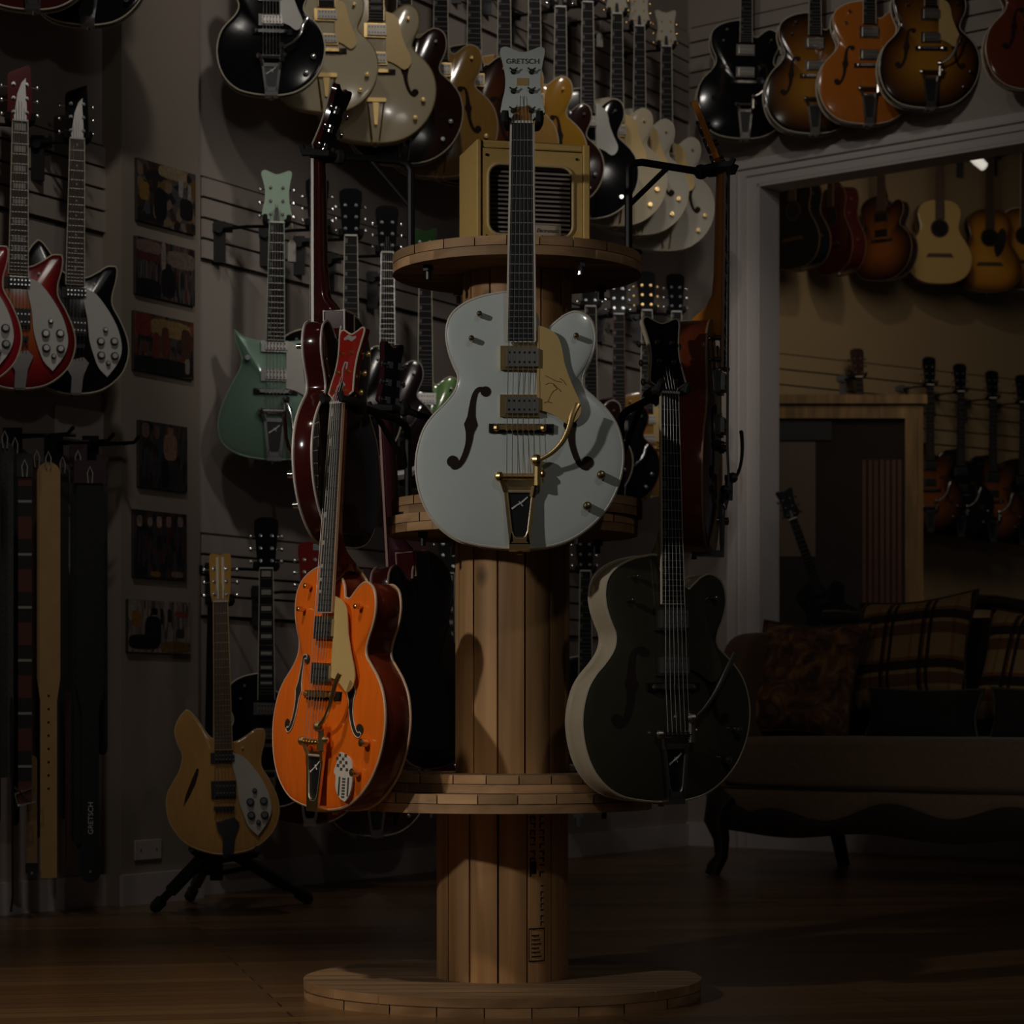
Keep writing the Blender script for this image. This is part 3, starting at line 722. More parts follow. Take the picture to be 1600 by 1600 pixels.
# ------------------------------------------------------------------ front guitars on the spools
SPARK = mat('white pearl lacquer', (.7, .76, .73), .22, 0, 1., var=.03)
GSPARK = mat('gold sparkle binding', (.7, .52, .25), .35, .6, var=.35, scale=400)
AMBNECK = lacquer('amber neck', (.38, .15, .035), grain=True, var=.2)
BLK = mat('black lacquer', (.007, .007, .008), rough=.12, coat=.1, spec=.22, var=.2)
GPG = mat('gold pickguard', (.72, .5, .2), .35, .1, .3, var=.08)
SPG = mat('silver pickguard', (.5, .49, .45), .3, .3, .3, var=.08)
ORG = lacquer('orange stain', (.86, .16, .012), grain=True, var=.18, scale=14)
RUST = lacquer('red brown stain', (.13, .02, .009), grain=True, var=.25)
MARO = lacquer('dark burgundy', (.055, .009, .008), grain=True, var=.3)
CREAM = lacquer('cream lacquer', (.68, .58, .4), var=.04)
WHT = lacquer('aged white lacquer', (.6, .55, .46), var=.04)
WALN = lacquer('dark walnut', (.035, .012, .01), grain=True, var=.3)
AMB = lacquer('amber stain', (.45, .24, .06), grain=True, var=.2)
NAT = lacquer('natural maple', (.55, .29, .085), grain=True, var=.2)
SEA = mat('sea green sparkle', (.16, .27, .2), .28, .3, 1., var=.35, scale=600)
SEA2 = mat('pale sea green', (.3, .42, .32), .3, .2, .6, var=.25, scale=600)
DGRN = lacquer('dark olive green', (.062, .058, .034), var=.15)
CRM2 = lacquer('cream side', (.56, .47, .33), var=.05)
GRN = mat('bright green sparkle', (.05, .13, .006), .3, .3, 1., var=.3, scale=600)
SUNB = burst('sunburst', (.42, .19, .025), (.15, .055, .01), (.01, .005, .004))
SUNR = burst('fire sunburst', (.6, .15, .02), (.42, .02, .02), (.16, .008, .012))
DSUN = burst('dark sunburst', (.22, .07, .015), (.08, .025, .01), (.008, .005, .004))
ORG2 = lacquer('orange maple', (.5, .15, .02), grain=True, var=.15)

HK = mat('black steel tube', (.006, .006, .006), .45, 0, spec=.25)
def world(g, p):
    M = Matrix.LocRotScale(g.location, g.rotation_euler, g.scale); return M @ Vector(p)
def yoke(m, g, o):
    zn, yf, D = GI[g.name]; k = 7
    W_ = lambda x, y, z: world(g, (x, y, z)) - o
    for sx in (-1, 1):
        m.tube([W_(sx * .012, yf + .055, zn + .0), W_(sx * .032, yf + .045, zn + .002), W_(sx * .036, yf + .015, zn + .006), W_(sx * .036, yf - .012, zn + .008), W_(sx * .036, yf - .018, zn + .022)], [.007, .008, .009, .009, .007], 8)
    m.ball(W_(0, yf + .06, zn), .017, n=8)
    return W_(0, yf + .06, zn)
def wall_hanger(g, base, group='black hangers on the slat walls', near=''):
    t = empty('guitar_hanger', near, 'hanger', base, group=group)
    m = MB(); m.box(-.02, .02, -.012, .004, -.11, .03); m.box(-.045, .045, -.016, .0, -.008, .022); m.cyl((0, -.01, .0), (0, -.03, .0), .014, n=10)
    m.build('wall_bracket', BLACK, t)
    m = MB(); e = yoke(m, g, base); m.build('yoke', RUBBER, t)
    m = MB(); m.tube([(0, -.02, 0), e * .5 + Vector((0, -.005, .006)), e], .006, 6); m.build('arm', HK, t)
    return t
def pole_hanger(g, foot, label, mid, foot_r=.02, brace=True):
    t = empty('guitar_hanger', label, 'hanger', foot, group='black tube hangers standing on the spools')
    m = MB(); m.cyl((0, 0, 0), (0, 0, .006), foot_r * 1.5, n=12); m.build('foot_plate', HK, t)
    m = MB(); e = yoke(m, g, Vector(foot)); m.build('yoke', RUBBER, t)
    P = [Vector(p) - Vector(foot) for p in mid]; r = .0085
    top = P[0]; h = (P[1] - top).normalized() if len(P) > 1 else (e - top).normalized()
    pts = [(0, 0, .004), (0, 0, top.z - .04), (0, 0, top.z - .02), Vector((0, 0, top.z - .006)) + h * .008, Vector((0, 0, top.z)) + h * .03] + P[1:] + [e]
    m = MB(); m.tube(pts, r, 8); m.build('pole', HK, t)
    if brace:
        m = MB(); m.tube([(0, 0, top.z - .1), Vector((0, 0, top.z)) + h * .09], r * .7, 8); m.build('brace', HK, t)
    return t

T1 = 'guitars hung around the spool column'
loc, rot, sc = pose((812, 856), (816, 197), 5.255, 0)
g_white = guitar('pearl white hollow body guitar with gold hardware on the front of the column', loc, rot, sc, T1, top=SPARK, neckmat=AMBNECK, headmat=SPARK, bind=mat('pale binding', (.7, .64, .54), .4), hw=GOLD, pg=GPG, logo='GRETSCH', inlay=None, board=mat('blue black ebony', (.012, .012, .016), .4), detail=3, D=.07, postmat=mat('dark brass', (.05, .045, .025), .4, .6), buttons=False, veneer=mat('amber veneer', (.36, .15, .03), .4), nbw=.0042)
pole_hanger(g_white, (.012, 5.43, 1.6265), 'black tube hanger behind the neck of the pearl white guitar', [Vector((.012, 5.43, 1.80))], brace=False)
loc, rot, sc = pose((503, 1264), (541, 633), 5.45, R(-52))
g_or = guitar('bright orange hollow guitar with small white sticker, hung left of the column', loc, rot, sc, T1, top=ORG, side=RUST, back=RUST, neckmat=RUST, headmat=lacquer('red head stain', (.35, .02, .015)), headbind=IVORY, bind=mat('aged binding', (.62, .4, .25), .4), hw=GOLD, pg=GPG, fh='bound', inlay='thumb', detail=3, D=.072, board=mat('grey ebony', (.06, .055, .05), .35))
# head inlay on the orange guitar, and its sticker
hd = [o for o in g_or.children if o.name.startswith('headstock')][0]
m = MB(); zn, yf, D_ = GI[g_or.name]; ct, st = math.cos(R(9)), math.sin(R(9))
TH = lambda x, z, y=-.0008: (x, yf + .004 + y * ct + z * st, zn + z * ct - y * st)
m.tube([TH(-.026, .148), TH(-.01, .152), TH(.006, .146), TH(.02, .15)], [.003, .006, .006, .003], 6, flat=.25)
m.tube([TH(-.004, .06), TH(-.008, .08), TH(-.004, .094), TH(.006, .092), TH(.006, .078)], .003, 6, flat=.3)
m.tube([TH(-.014, .04), TH(0, .05), TH(.014, .04)], .003, 6, flat=.3); m.build('head_inlay', PEARL, hd)
body_or = [o for o in g_or.children if o.name.startswith('body')][0]
m = MB(); P = smooth([(0, .062, 1), (.016, .052), (.024, .03), (.028, -.01), (.022, -.045), (.008, -.066, 1), (-.012, -.056), (-.026, -.03), (-.027, .0), (-.034, .012), (-.026, .04), (-.018, .066)], 3)
stick = [(x * 1.15 + .095, z * .8 + .075) for x, z in P]
m.prism(stick, -.0123, -.0085, 0)
for i in range(5):
    for j in range(4):
        if (i + j) % 2: m.box(.068 + j * .011 - .002 * i, .077 + j * .011 - .002 * i, -.0128, -.0122, .088 + i * .0075, .0945 + i * .0075, 1)
for i in range(7): m.box(.09, .102, -.0128, -.0122, .03 + i * .0065, .034 + i * .0065, 1)
for x in (.079, .113): m.box(x - .003, x + .003, -.0128, -.0122, .034, .075, 1)
st_o = m.build('sticker', [mat('sticker white', (.6, .55, .47), .6), mat('sticker ink', (.06, .055, .05), .6)], body_or, flat=True); st_o['label'] = 'white checkered sticker'
pole_hanger(g_or, (-.225, 5.55, 1.0505), 'black tube hanger carrying the bright orange guitar', [Vector((-.225, 5.55, 1.25))])
loc, rot, sc = pose((645, 1202), (612, 642), 6.0, R(-118))
g_bk = guitar('dark burgundy guitar turned away behind the bright orange guitar, back showing', loc, rot, sc, T1, top=WALN, side=MARO, back=WALN, neckmat=lacquer('plum neck', (.06, .015, .02)), bind=mat('pink ivory binding', (.5, .3, .25), .4), hw=CHROME, heelbox=True, detail=1, D=.055)
pole_hanger(g_bk, (-.13, 5.84, 1.0505), 'black tube hanger carrying the turned away burgundy guitar', [Vector((-.13, 5.84, 1.27))], brace=False)
loc, rot, sc = pose((1047, 1252), (1037, 617), 5.4, R(30))
g_gr = guitar('dark olive green hollow body guitar with cream sides hung at the right of the column', loc, rot, sc, T1, top=DGRN, side=CRM2, back=DGRN, neckmat=CRM2, headmat=BLK, headbind=mat('dull binding', (.3, .27, .2), .5), bind=mat('cream binding', (.6, .52, .38), .4), hw=mat('aged nickel', (.35, .3, .26), .3, 1.), pg=DGRN, inlay='thumb', inl=mat('dull inlay', (.1, .1, .1), .4), detail=3, D=.072,
    armpath=[(.035, .178), (.058, .2), (.085, .235), (.11, .275), (.14, .32)])
pole_hanger(g_gr, (.235, 5.55, 1.0505), 'black tube hanger carrying the dark olive green guitar', [Vector((.235, 5.55, 1.27))])
loc, rot, sc = pose((512, 856), (508, 247), 5.62, R(-107))
g_l = guitar('burgundy thin hollow guitar hung edge-on at the upper left of the column', loc, rot, sc, T1, top=WALN, side=MARO, back=WALN, neckmat=MARO, headmat=BLK, headbind=IVORY, bind=mat('white binding', (.75, .68, .62), .4), hw=CHROME, heelbox=True, detail=2, D=.05, fh=True, ht=20)
pole_hanger(g_l, (-.221, 5.6, 1.6265), 'black braced tube hanger carrying the edge-on burgundy guitar', [at(640, 252, 5.6)])
loc, rot, sc = pose((1112, 866), (1119, 268), 5.62, R(80))
g_r = guitar('red brown guitar with bare amber neck hung edge-on at the upper right of the column', loc, rot, sc, T1, top=lacquer('shaded brown', (.06, .015, .008)), side=lacquer('red brown side', (.16, .035, .014), grain=True, var=.25), neckmat=lacquer('bright amber neck', (.55, .2, .03), grain=True, var=.15), headmat=lacquer('red amber head', (.25, .05, .02)), bind=mat('tan binding', (.3, .17, .1), .5), hw=mat('smoky chrome', (.3, .29, .28), .2, 1.), detail=2, D=.082, ht=22)
pole_hanger(g_r, (.255, 5.6, 1.6265), 'black braced tube hanger carrying the edge-on amber neck guitar', [at(985, 250, 5.6)])

# ------------------------------------------------------------------ wall guitars
def wg(px, by, label, F='L', off=.28, yaw=6, hang=True, group=None, tilt=0, **k):
    p = {'L': hitL, 'R': hitR, 'B': hitB}[F](px, by, off)
    P0, n = {'L': (P0L, nL), 'R': (COR, nR), 'B': (PB, nB)}[F]
    k.setdefault('detail', 1)
    g = guitar(label, p, (0, R(tilt), R(yaw)), k.pop('s', 1.), group, **k)
    if hang:
        zn, yf, D = GI[g.name]; w = world(g, (0, yf + .06, zn)); d = (w - P0).dot(n)
        base = w - n * (d - .026)
        h = wall_hanger(g, base, near='black hanger holding the ' + ' '.join(label.replace(' hung', '').replace(',', '').split()[:12]))
        h.rotation_euler = (0, 0, 0)
    return g
JET = dict(shape='hollow', W=.83, B=.84, D=.05, fh=False, A=.008)
GU = 'upper row of guitars hung on the left wall'
wg(137, 38, 'black jet style guitar hung at the top left corner above the pilaster', group=GU, top=BLK, hw=CHROME, pg=SPG, **JET)
wg(52, 14, 'dark red guitar hung at the top left edge, only its chrome bottom in view', group=GU, top=MARO, hw=CHROME, **JET)
wg(424, 148, 'black guitar with silver pickguard and chrome vibrato hung top left of the column', group=GU, top=BLK, hw=CHROME, pg=SPG, detail=2, bind=IVORY, **JET)
wg(510, 174, 'cream solid guitar with gold pickguard hung right of the black vibrato guitar', group=GU, top=CREAM, pg=GPG, bind=GSPARK, vib='trapeze', pickcol=COVER, **JET)
wg(587, 222, 'cream hollow guitar with one visible f-hole hung above the edge-on burgundy guitar', group=GU, top=CREAM, pg=GPG, bind=GSPARK, vib='trapeze', pickcol=COVER, D=.06)
wg(631, 255, 'dark walnut guitar with pale binding hung behind the cream hollow guitar', group=GU, top=WALN, vib='trapeze', pickcol=COVER, inlay='thumb', hw=CHROME, D=.06)
wg(688, 276, 'amber brown hollow guitar hung left of the yellow amplifier', group=GU, top=AMB, vib='trapeze', pickcol=COVER, inlay='thumb', D=.06)
wg(740, 288, 'shaded brown guitar hung behind the white headstock, left side', group=GU, top=DSUN, vib='trapeze', pickcol=COVER, inlay='thumb', D=.06, off=.26)
wg(787, 300, 'natural blonde guitar hung behind the white headstock, right side', group=GU, top=NAT, vib='trapeze', pickcol=COVER, inlay='thumb', D=.06, off=.26)
wg(834, 312, 'golden amber guitar hung above the yellow amplifier', group=GU, vib='trapeze', pickcol=COVER, inlay='thumb', top=lacquer('gold amber', (.5, .25, .03)), D=.06, off=.26)
wg(875, 322, 'dark brown guitar with pale binding hung right of the yellow amplifier', group=GU, vib='trapeze', pickcol=COVER, inlay='thumb', top=WALN, hw=CHROME, **JET)
wg(917, 341, 'black guitar with silver pickguard hung right of the dark brown one', group=GU, vib='trapeze', pickcol=COVER, inlay='thumb', top=BLK, hw=CHROME, pg=SPG, D=.06, fh=False)
wg(963, 352, 'cream guitar with tan pickguard hung leftmost of the three pale ones', group=GU, vib='trapeze', pickcol=COVER, inlay='thumb', top=CREAM, headmat=WHT, pg=GPG, D=.06, fh=False)
wg(998, 366, 'aged white hollow guitar hung middle of the three pale ones', group=GU, vib='trapeze', pickcol=COVER, inlay='thumb', top=WHT, headmat=WHT, pg=GPG, D=.06)
gw = wg(1040, 391, 'aged white hollow guitar hung rightmost of the three pale ones, lowest', group=GU, vib='trapeze', pickcol=COVER, inlay='thumb', top=WHT, headmat=WHT, pg=GPG, D=.06)
GM = 'middle row of guitars hung on the left wall'
loc, rot, sc = pose((428, 718), (432, 350), 8.68, R(8), 'horned')
gs = guitar('sea green sparkle double horned guitar with chrome vibrato on the left wall', loc, rot, sc, GM, shape='horned', top=SEA, side=SEA2, bind=SEA2, headmat=SEA2, hw=CHROME, pg=SPG, detail=2, D=.045, A=.008, fh=False, board=EBONY, inlay='thumb', inl=DIMPEARL, armpath=[(.036, .17), (.05, .12), (.06, .06), (.075, -.03)])
w = world(gs, (0, 0, GI[gs.name][0])); wall_hanger(gs, w - nL * ((w - P0L).dot(nL) - .026), near='black slat wall hanger holding the sea green sparkle guitar')
wg(496, 716, 'black guitar hung behind the edge-on burgundy guitar', group=GM, top=BLK, hw=CHROME, off=.27, head='acoustic', headmat=BLK, inlay='thumb', pickcol=COVER, **JET)
wg(548, 724, 'dark plum guitar hung behind the red headstock', group=GM, top=lacquer('dark plum', (.009, .005, .008)), hw=CHROME, off=.27, head='acoustic', headmat=BLK, inlay='thumb', pickcol=COVER, **JET)
SILV = mat('silver sparkle binding', (.75, .75, .74), .3, .5, var=.3, scale=400)
wg(605, 744, 'dark burgundy guitar with silver sparkle edge hung left of the pearl white guitar', group=GM, top=lacquer('wine lacquer', (.016, .004, .007)), bind=SILV, bindr=.016, hw=CHROME, off=.3, detail=2, head='acoustic', headmat=BLK, inlay='thumb', inl=DIMPEARL, **JET)
wg(664, 764, 'bright green sparkle guitar hung left of the pearl white guitar', group=GM, top=GRN, hw=CHROME, headmat=lacquer('green head', (.02, .08, .012)), pg=None, off=.28, inlay='thumb', **JET)
wg(922, 782, 'dark burgundy guitar hung right of the pearl white guitar', group=GM, top=WALN, hw=CHROME, off=.27, head='acoustic', headmat=BLK, inlay='thumb', pickcol=COVER, **JET)
wg(966, 788, 'black guitar with red brown edge hung behind the dark headstock', group=GM, top=BLK, hw=CHROME, off=.27, head='acoustic', headmat=BLK, inlay='thumb', pickcol=COVER, bind=mat('red edge', (.2, .04, .03), .4), **JET)
wg(1010, 776, 'worn amber wood guitar hung behind the olive green guitar head', group=GM, top=AMB, side=BLK, hw=GOLD, pg=GPG, off=.27, head='acoustic', headmat=BLK, inlay='thumb', **JET)
wg(1056, 770, 'black guitar with white pickguard hung nearest the room corner', group=GM, top=BLK, hw=CHROME, off=.24, pg=WHITEP, head='acoustic', headmat=BLK, inlay='thumb', pickcol=COVER, **JET)
GLo = 'lower row of guitars hung on the left wall'
wg(416, 1262, 'black guitar with large pearl inlays hung behind the natural guitar on the stand', group=GLo, top=BLK, hw=CHROME, off=.28, head='acoustic', headmat=BLK, inl=PEARL, **JET)
wg(484, 1288, 'red headed guitar hung behind the orange guitar', group=GLo, top=lacquer('deep red', (.22, .012, .012)), hw=CHROME, pg=SPG, off=.27, head='acoustic', inlay='thumb', **JET)
wg(588, 1306, 'plum guitar with silver pickguard hung low under the lower spool flange', group=GLo, top=lacquer('plum', (.05, .012, .02)), hw=CHROME, pg=SPG, off=.24, **JET)
wg(652, 1250, 'burgundy guitar hung low behind the turned away guitar', group=GLo, top=MARO, hw=CHROME, off=.27, head='acoustic', inlay='thumb', **JET)
wg(700, 1230, 'black guitar with wide pearl inlays hung low beside the column', group=GLo, top=BLK, hw=CHROME, off=.28, head='acoustic', headmat=BLK, inl=PEARL, **JET)
wg(914, 1196, 'black guitar hung low behind the cream side of the olive green guitar', group=GLo, top=BLK, hw=CHROME, off=.27, head='acoustic', inlay='thumb', **JET)
# rickenbacker-shaped guitars at far left
GF = 'slash hole guitars hung at the far left'
RK = dict(shape='rick', B=1.03, W=1., D=.045, A=.004, vib='rtail', hw=CHROME, head='rick', pg=WHITEP, board=ROSE, inlay='block', detail=2)
def rick(bpx, npx, Y, yaw, label, top, headmat, **k):
    loc, rot, sc = pose(bpx, npx, Y, R(yaw), 'rick', 1.03, .41)
    g = guitar(label, loc, rot, sc, GF, top=top, headmat=headmat, neckL=.41, **{**RK, **k})
    w = world(g, (0, 0, GI[g.name][0])); wall_hanger(g, w - nL * ((w - P0L).dot(nL) - .026), near='black slat wall hanger holding the ' + label.split(' hung')[0])
rick((114, 615), (120, 219), 7.9, 16, 'black slash hole guitar with white pickguard hung beside the pilaster', BLK, BLK, inlay='dot')
rick((26, 607), (31, 191), 7.68, 16, 'fire red sunburst guitar with white pickguard hung left of the black one', SUNR, lacquer('dark red head', (.12, .008, .012)))
rick((-62, 602), (-58, 170), 7.25, 16, 'red guitar cut by the left edge of the photo', lacquer('cherry red', (.35, .012, .025)), MARO)
# right wall
GR = 'guitars hung on the right wall above the opening'
RW = dict(F='R', D=.075, hw=mat('warm chrome', (.45, .42, .38), .25, 1.), off=.16, yaw=3, pickcol=COVER, inlay='thumb')
wg(1163, 216, 'black hollow guitar hung leftmost above the opening', group=GR, top=BLK, tilt=.6, **RW)
wg(1272, 208, 'sunburst hollow guitar with dark tailpiece hung second from the left above the opening', group=GR, top=SUNB, side=WALN, **RW)
wg(1357, 193, 'orange hollow guitar hung between the two sunburst guitars', group=GR, top=ORG2, side=lacquer('brown side', (.2, .06, .02)), **RW)
wg(1453, 168, 'sunburst hollow guitar with tan pickguard hung fourth above the opening', group=GR, top=SUNB, side=WALN, pg=GPG, **RW)
wg(1622, 140, 'red brown guitar at the right edge above the opening', group=GR, top=lacquer('mahogany', (.2, .045, .02)), **RW)
# back room acoustics
GB = 'acoustic guitars hung high in the back room'
BROWNB = mat('dull brown binding', (.12, .07, .04), .5)
AC = dict(F='B', shape='acoustic', D=.1, A=.004, vib=None, head='acoustic', hw=CHROME, board=ROSE, inlay='dot', knobs=False, off=.3)
wg(1468, 443, 'natural topped acoustic guitar hung high in the back room', group=GB, name='acoustic_guitar', top=lacquer('spruce top', (.5, .35, .14), grain=True), side=WALN, bind=BROWNB, **AC)
wg(1546, 456, 'amber sunburst acoustic guitar with dark pickguard hung right of the natural one', group=GB, name='acoustic_guitar', top=burst('honey burst', (.5, .25, .04), (.4, .17, .02), (.08, .03, .01)), side=WALN, pg=BLACK, bind=BROWNB, **AC)
wg(1378, 438, 'dark sunburst acoustic guitar hung left of the natural one', group=GB, name='acoustic_guitar', top=DSUN, side=WALN, bind=BROWNB, pickcol=BLACK, **{**AC, 'yaw': -35, 'shape': 'hollow', 'W': .9, 'B': .95, 'fh': False, 'D': .09, 'hw': BLACK})
wg(1600, 452, 'honey acoustic guitar cut by the right edge of the opening', group=GB, name='acoustic_guitar', top=burst('honey burst', 0, 0, 0), side=WALN, **AC)
wg(1300, 428, 'dark red acoustic guitar hung edge-on in the back room', group=GB, name='acoustic_guitar', top=MARO, bind=BROWNB, **{**AC, 'yaw': -62})
wg(1240, 420, 'black acoustic guitar hung at the left of the back room', group=GB, name='acoustic_guitar', top=BLK, side=BLK, bind=BROWNB, **{**AC, 'yaw': -50})
GBL = 'dark guitars hung low in the back room'
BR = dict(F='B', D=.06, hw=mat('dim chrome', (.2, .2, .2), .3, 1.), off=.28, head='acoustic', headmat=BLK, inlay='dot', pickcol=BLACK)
wg(1452, 830, 'dark fire sunburst guitar hung low right beside the wood cased door', group=GBL, top=DSUN, side=WALN, bind=None, **BR)
wg(1500, 838, 'black guitar hung low second from the wood cased door', group=GBL, top=BLK, bind=None, **BR)
wg(1550, 846, 'brown shaded guitar hung low third from the wood cased door', group=GBL, top=DSUN, side=WALN, bind=None, **BR)
wg(1597, 850, 'black guitar hung low at the right edge of the back room', group=GBL, top=BLK, bind=None, **BR)
wg(1352, 800, 'slim dark guitar hung behind the wood cased door top', group=GBL, top=WALN, bind=None, tilt=-3, off=.2, F='B', head='acoustic', hw=BLACK, shape='hollow', W=.8, B=.85, D=.05, fh=False, inlay=None)

# natural guitar on a floor stand
loc, rot, sc = pose((352, 1334), (343, 938), 7.75, R(4), 'rick', 1.0, .43, lean=R(-6))
g_n = guitar('natural maple slash hole guitar with white pickguard standing on a tripod stand', loc, rot, sc, None, shape='rick', neckL=.43, B=1., D=.045, A=.004, top=NAT, vib='rtail', hw=CHROME, head='open', headmat=lacquer('bright maple', (.6, .33, .08), grain=True), pg=mat('ivory guard', (.6, .55, .48), .35), board=mat('brown board', (.14, .07, .03), .5), inlay='dot', inl=mat('brown inlay', (.2, .11, .05), .5), neckmat=NAT, bind=mat('honey binding', (.6, .42, .2), .4), detail=2)
sd = empty('guitar_stand', 'black folding tripod stand under the natural guitar', 'stand', (at(338, 1360, 7.85).x, 7.9, 0))
S0 = Vector(sd.location)
hub = at(338, 1345, 7.9) - S0
m = MB(); m.cyl(hub + Vector((0, 0, .045)), hub - Vector((0, 0, .06)), .02, n=12); m.cyl(hub + Vector((0, 0, .05)), hub + Vector((0, 0, .02)), .028, n=12); m.build('hub', RUBBER, sd)
for f in (at(243, 1426, 7.97), at(481, 1409, 8.33), Vector((at(300, 1400, 8.5).x, 8.45, 0))):
    f = Vector((f.x, f.y, .018)) - S0; m = MB()
    top = hub + Vector((0, 0, .03)) + (f - hub) * Vector((.12, .12, 0)); k = top + (f - top) * .72
    m.tube([top, k], .02, 8); lg = m.build('leg', BLACK, sd)
    m = MB(); m.tube([k, f], .013, 8); m.build('leg_tube', HK, lg)
    m = MB(); m.tube([f + (top - f) * .12, f], .02, 8); m.ball(f, .018, n=8); m.build('foot', RUBBER, lg)
    m = MB(); m.tube([hub - Vector((0, 0, .04)), top + (f - top) * .33], .009, 6); m.build('strut', HK, lg)
m = MB(); m.tube([hub, at(326, 1150, 8.0) - S0, at(330, 948, 7.98) - S0], .012, 8); m.build('upright', HK, sd)
m = MB(); e = yoke(m, g_n, S0); m.tube([at(330, 948, 7.98) - S0, e], .012, 8); m.build('yoke', RUBBER, sd)
m = MB(); a = at(352, 1336, 7.78) - S0
for sx in (-1, 1): m.tube([hub, a + Vector((sx * .09, .03, .0)), a + Vector((sx * .1, -.03, .02))], .01, 8)
m.build('cradle', RUBBER, sd)

# leaning dark guitar behind the sofa
loc, rot, sc = pose((1318, 1030), (1234, 795), 11.3, R(-14), 'hollow', .84)
guitar('black guitar leaning sideways behind the sofa back', loc, rot, .82, None, top=mat('satin black', (.01, .01, .011), .7, spec=.2), hw=BLACK, bind=None, inlay=None, pickcol=BLACK, detail=1, **JET)

# ------------------------------------------------------------------ pictures on the pilaster
def pic_mat(name, cols, sc_):
    m, nt, b = nt_new(name); N = nt.nodes; L = nt.links
    tc = N.new('ShaderNodeTexCoord'); mp = N.new('ShaderNodeMapping'); mp.inputs['Scale'].default_value = sc_
    L.new(tc.outputs['Object'], mp.inputs['Vector'])
    no = N.new('ShaderNodeTexVoronoi'); no.inputs['Scale'].default_value = 34; L.new(mp.outputs['Vector'], no.inputs['Vector'])
    r = N.new('ShaderNodeValToRGB'); e = r.color_ramp.elements; r.color_ramp.interpolation = 'CONSTANT'
    sep = N.new('ShaderNodeSeparateColor'); L.new(no.outputs['Color'], sep.inputs['Color'])
    e[0].position = 0; e[0].color = (*cols[0], 1); e[1].position = .3; e[1].color = (*cols[1], 1)
    for i, c in enumerate(cols[2:]): q = e.new(.45 + .14 * i); q.color = (*c, 1)
    L.new(sep.outputs['Red'], r.inputs['Fac']); L.new(r.outputs['Color'], b.inputs['Base Color']); b.inputs['Roughness'].default_value = .5
    return m
D0 = (.012, .01, .012)
MATS_P = []
PH = [('wall photo of a crowd of players under a tan ceiling, topmost on the pilaster', (210, 246, 301, 360), [D0, (.03, .018, .012), (.13, .09, .06), (.1, .055, .02), (.05, .045, .05)], (1, 1, 1), [((.35, .8), (.85, 1), (.2, .15, .09)), ((.03, .35), (.2, .65), (.16, .09, .02)), ((.7, .55), (.78, .85), (.2, .19, .17)), ((.86, .5), (.92, .8), (.17, .16, .15)), ((.28, .1), (.5, .6), D0), ((.72, .2), (.95, .55), D0)]),
      ('wall photo of rows of hanging guitars with a dark standing figure, second from the top', (208, 366, 300, 473), [D0, (.04, .03, .03), (.08, .06, .05), (.07, .02, .015), (.04, .045, .05)], (4, 1, .6), [((0, .75), (.42, .97), (.13, .085, .07)), ((.52, .6), (1, .9), (.12, .09, .07)), ((.42, .5), (.5, 1), (.19, .15, .12)), ((0, .62), (.42, .74), (.07, .016, .014)), ((.42, .05), (.66, .55), D0), ((.49, .52), (.59, .64), D0), ((0, .0), (.42, .3), D0)]),
      ('wall photo of red clad players in an orange lit room, third from the top', (205, 481, 298, 590), [D0, (.08, .02, .012), (.13, .04, .02), (.03, .02, .02), (.05, .04, .035)], (1.6, 1, 1), [((.25, .65), (.95, .95), (.17, .11, .045)), ((.02, .6), (.28, .98), (.12, .02, .015)), ((.78, .3), (.95, .85), (.05, .02, .014)), ((.45, .3), (.58, .82), (.07, .022, .014)), ((0, 0), (1, .28), D0), ((.85, .08), (.93, .35), (.15, .13, .11)), ((.3, .25), (.42, .7), (.09, .02, .015))]),
      ('wall photo of a person in a pale top before dark boards, third from the bottom', (213, 648, 288, 769), [D0, (.025, .025, .03), (.03, .02, .02), (.05, .03, .025), (.02, .03, .03)], (2, 1, .8), [((.5, .45), (.78, .85), (.18, .1, .07)), ((.58, .84), (.7, .95), (.16, .09, .06)), ((.05, .75), (.2, .97), (.12, .07, .06)), ((.45, .02), (.62, .45), D0), ((.64, .02), (.8, .45), (.02, .02, .022)), ((.3, .75), (.42, .95), (.09, .05, .04))]),
      ('wall photo of a dark group portrait with bright faces, second from the bottom', (205, 786, 287, 908), [D0, (.02, .014, .014), (.045, .03, .03), (.05, .014, .012), (.03, .025, .03)], (2, 1, .7), [((.05, .75), (.15, .92), (.24, .16, .13)), ((.25, .77), (.34, .9), (.2, .15, .12)), ((.42, .76), (.52, .93), (.24, .17, .14)), ((.6, .78), (.7, .94), (.19, .12, .11)), ((.82, .8), (.93, .95), (.17, .13, .12)), ((.3, .02), (.5, .1), (.16, .08, .015)), ((.7, .03), (.93, .12), (.15, .1, .08))]),
      ('bright wall photo of a dark dressed player, lowest on the pilaster', (196, 925, 293, 1024), [(.2, .16, .13), (.1, .08, .07), (.16, .13, .11), (.05, .04, .04), (.12, .1, .09)], (3, 1, .7), [((0, .6), (.12, .98), (.22, .19, .15)), ((.05, .5), (.2, .8), (.2, .09, .02)), ((.74, .7), (.94, .82), (.16, .035, .025)), ((.26, .1), (.52, .7), D0), ((.36, .72), (.46, .86), D0), ((0, .06), (.5, .34), D0), ((.5, .02), (1, .22), (.12, .07, .02)), ((.5, .55), (.56, .85), (.02, .02, .02)), ((.62, .6), (.68, .85), (.02, .02, .02)), ((.76, .3), (.9, .48), (.03, .03, .03))])]
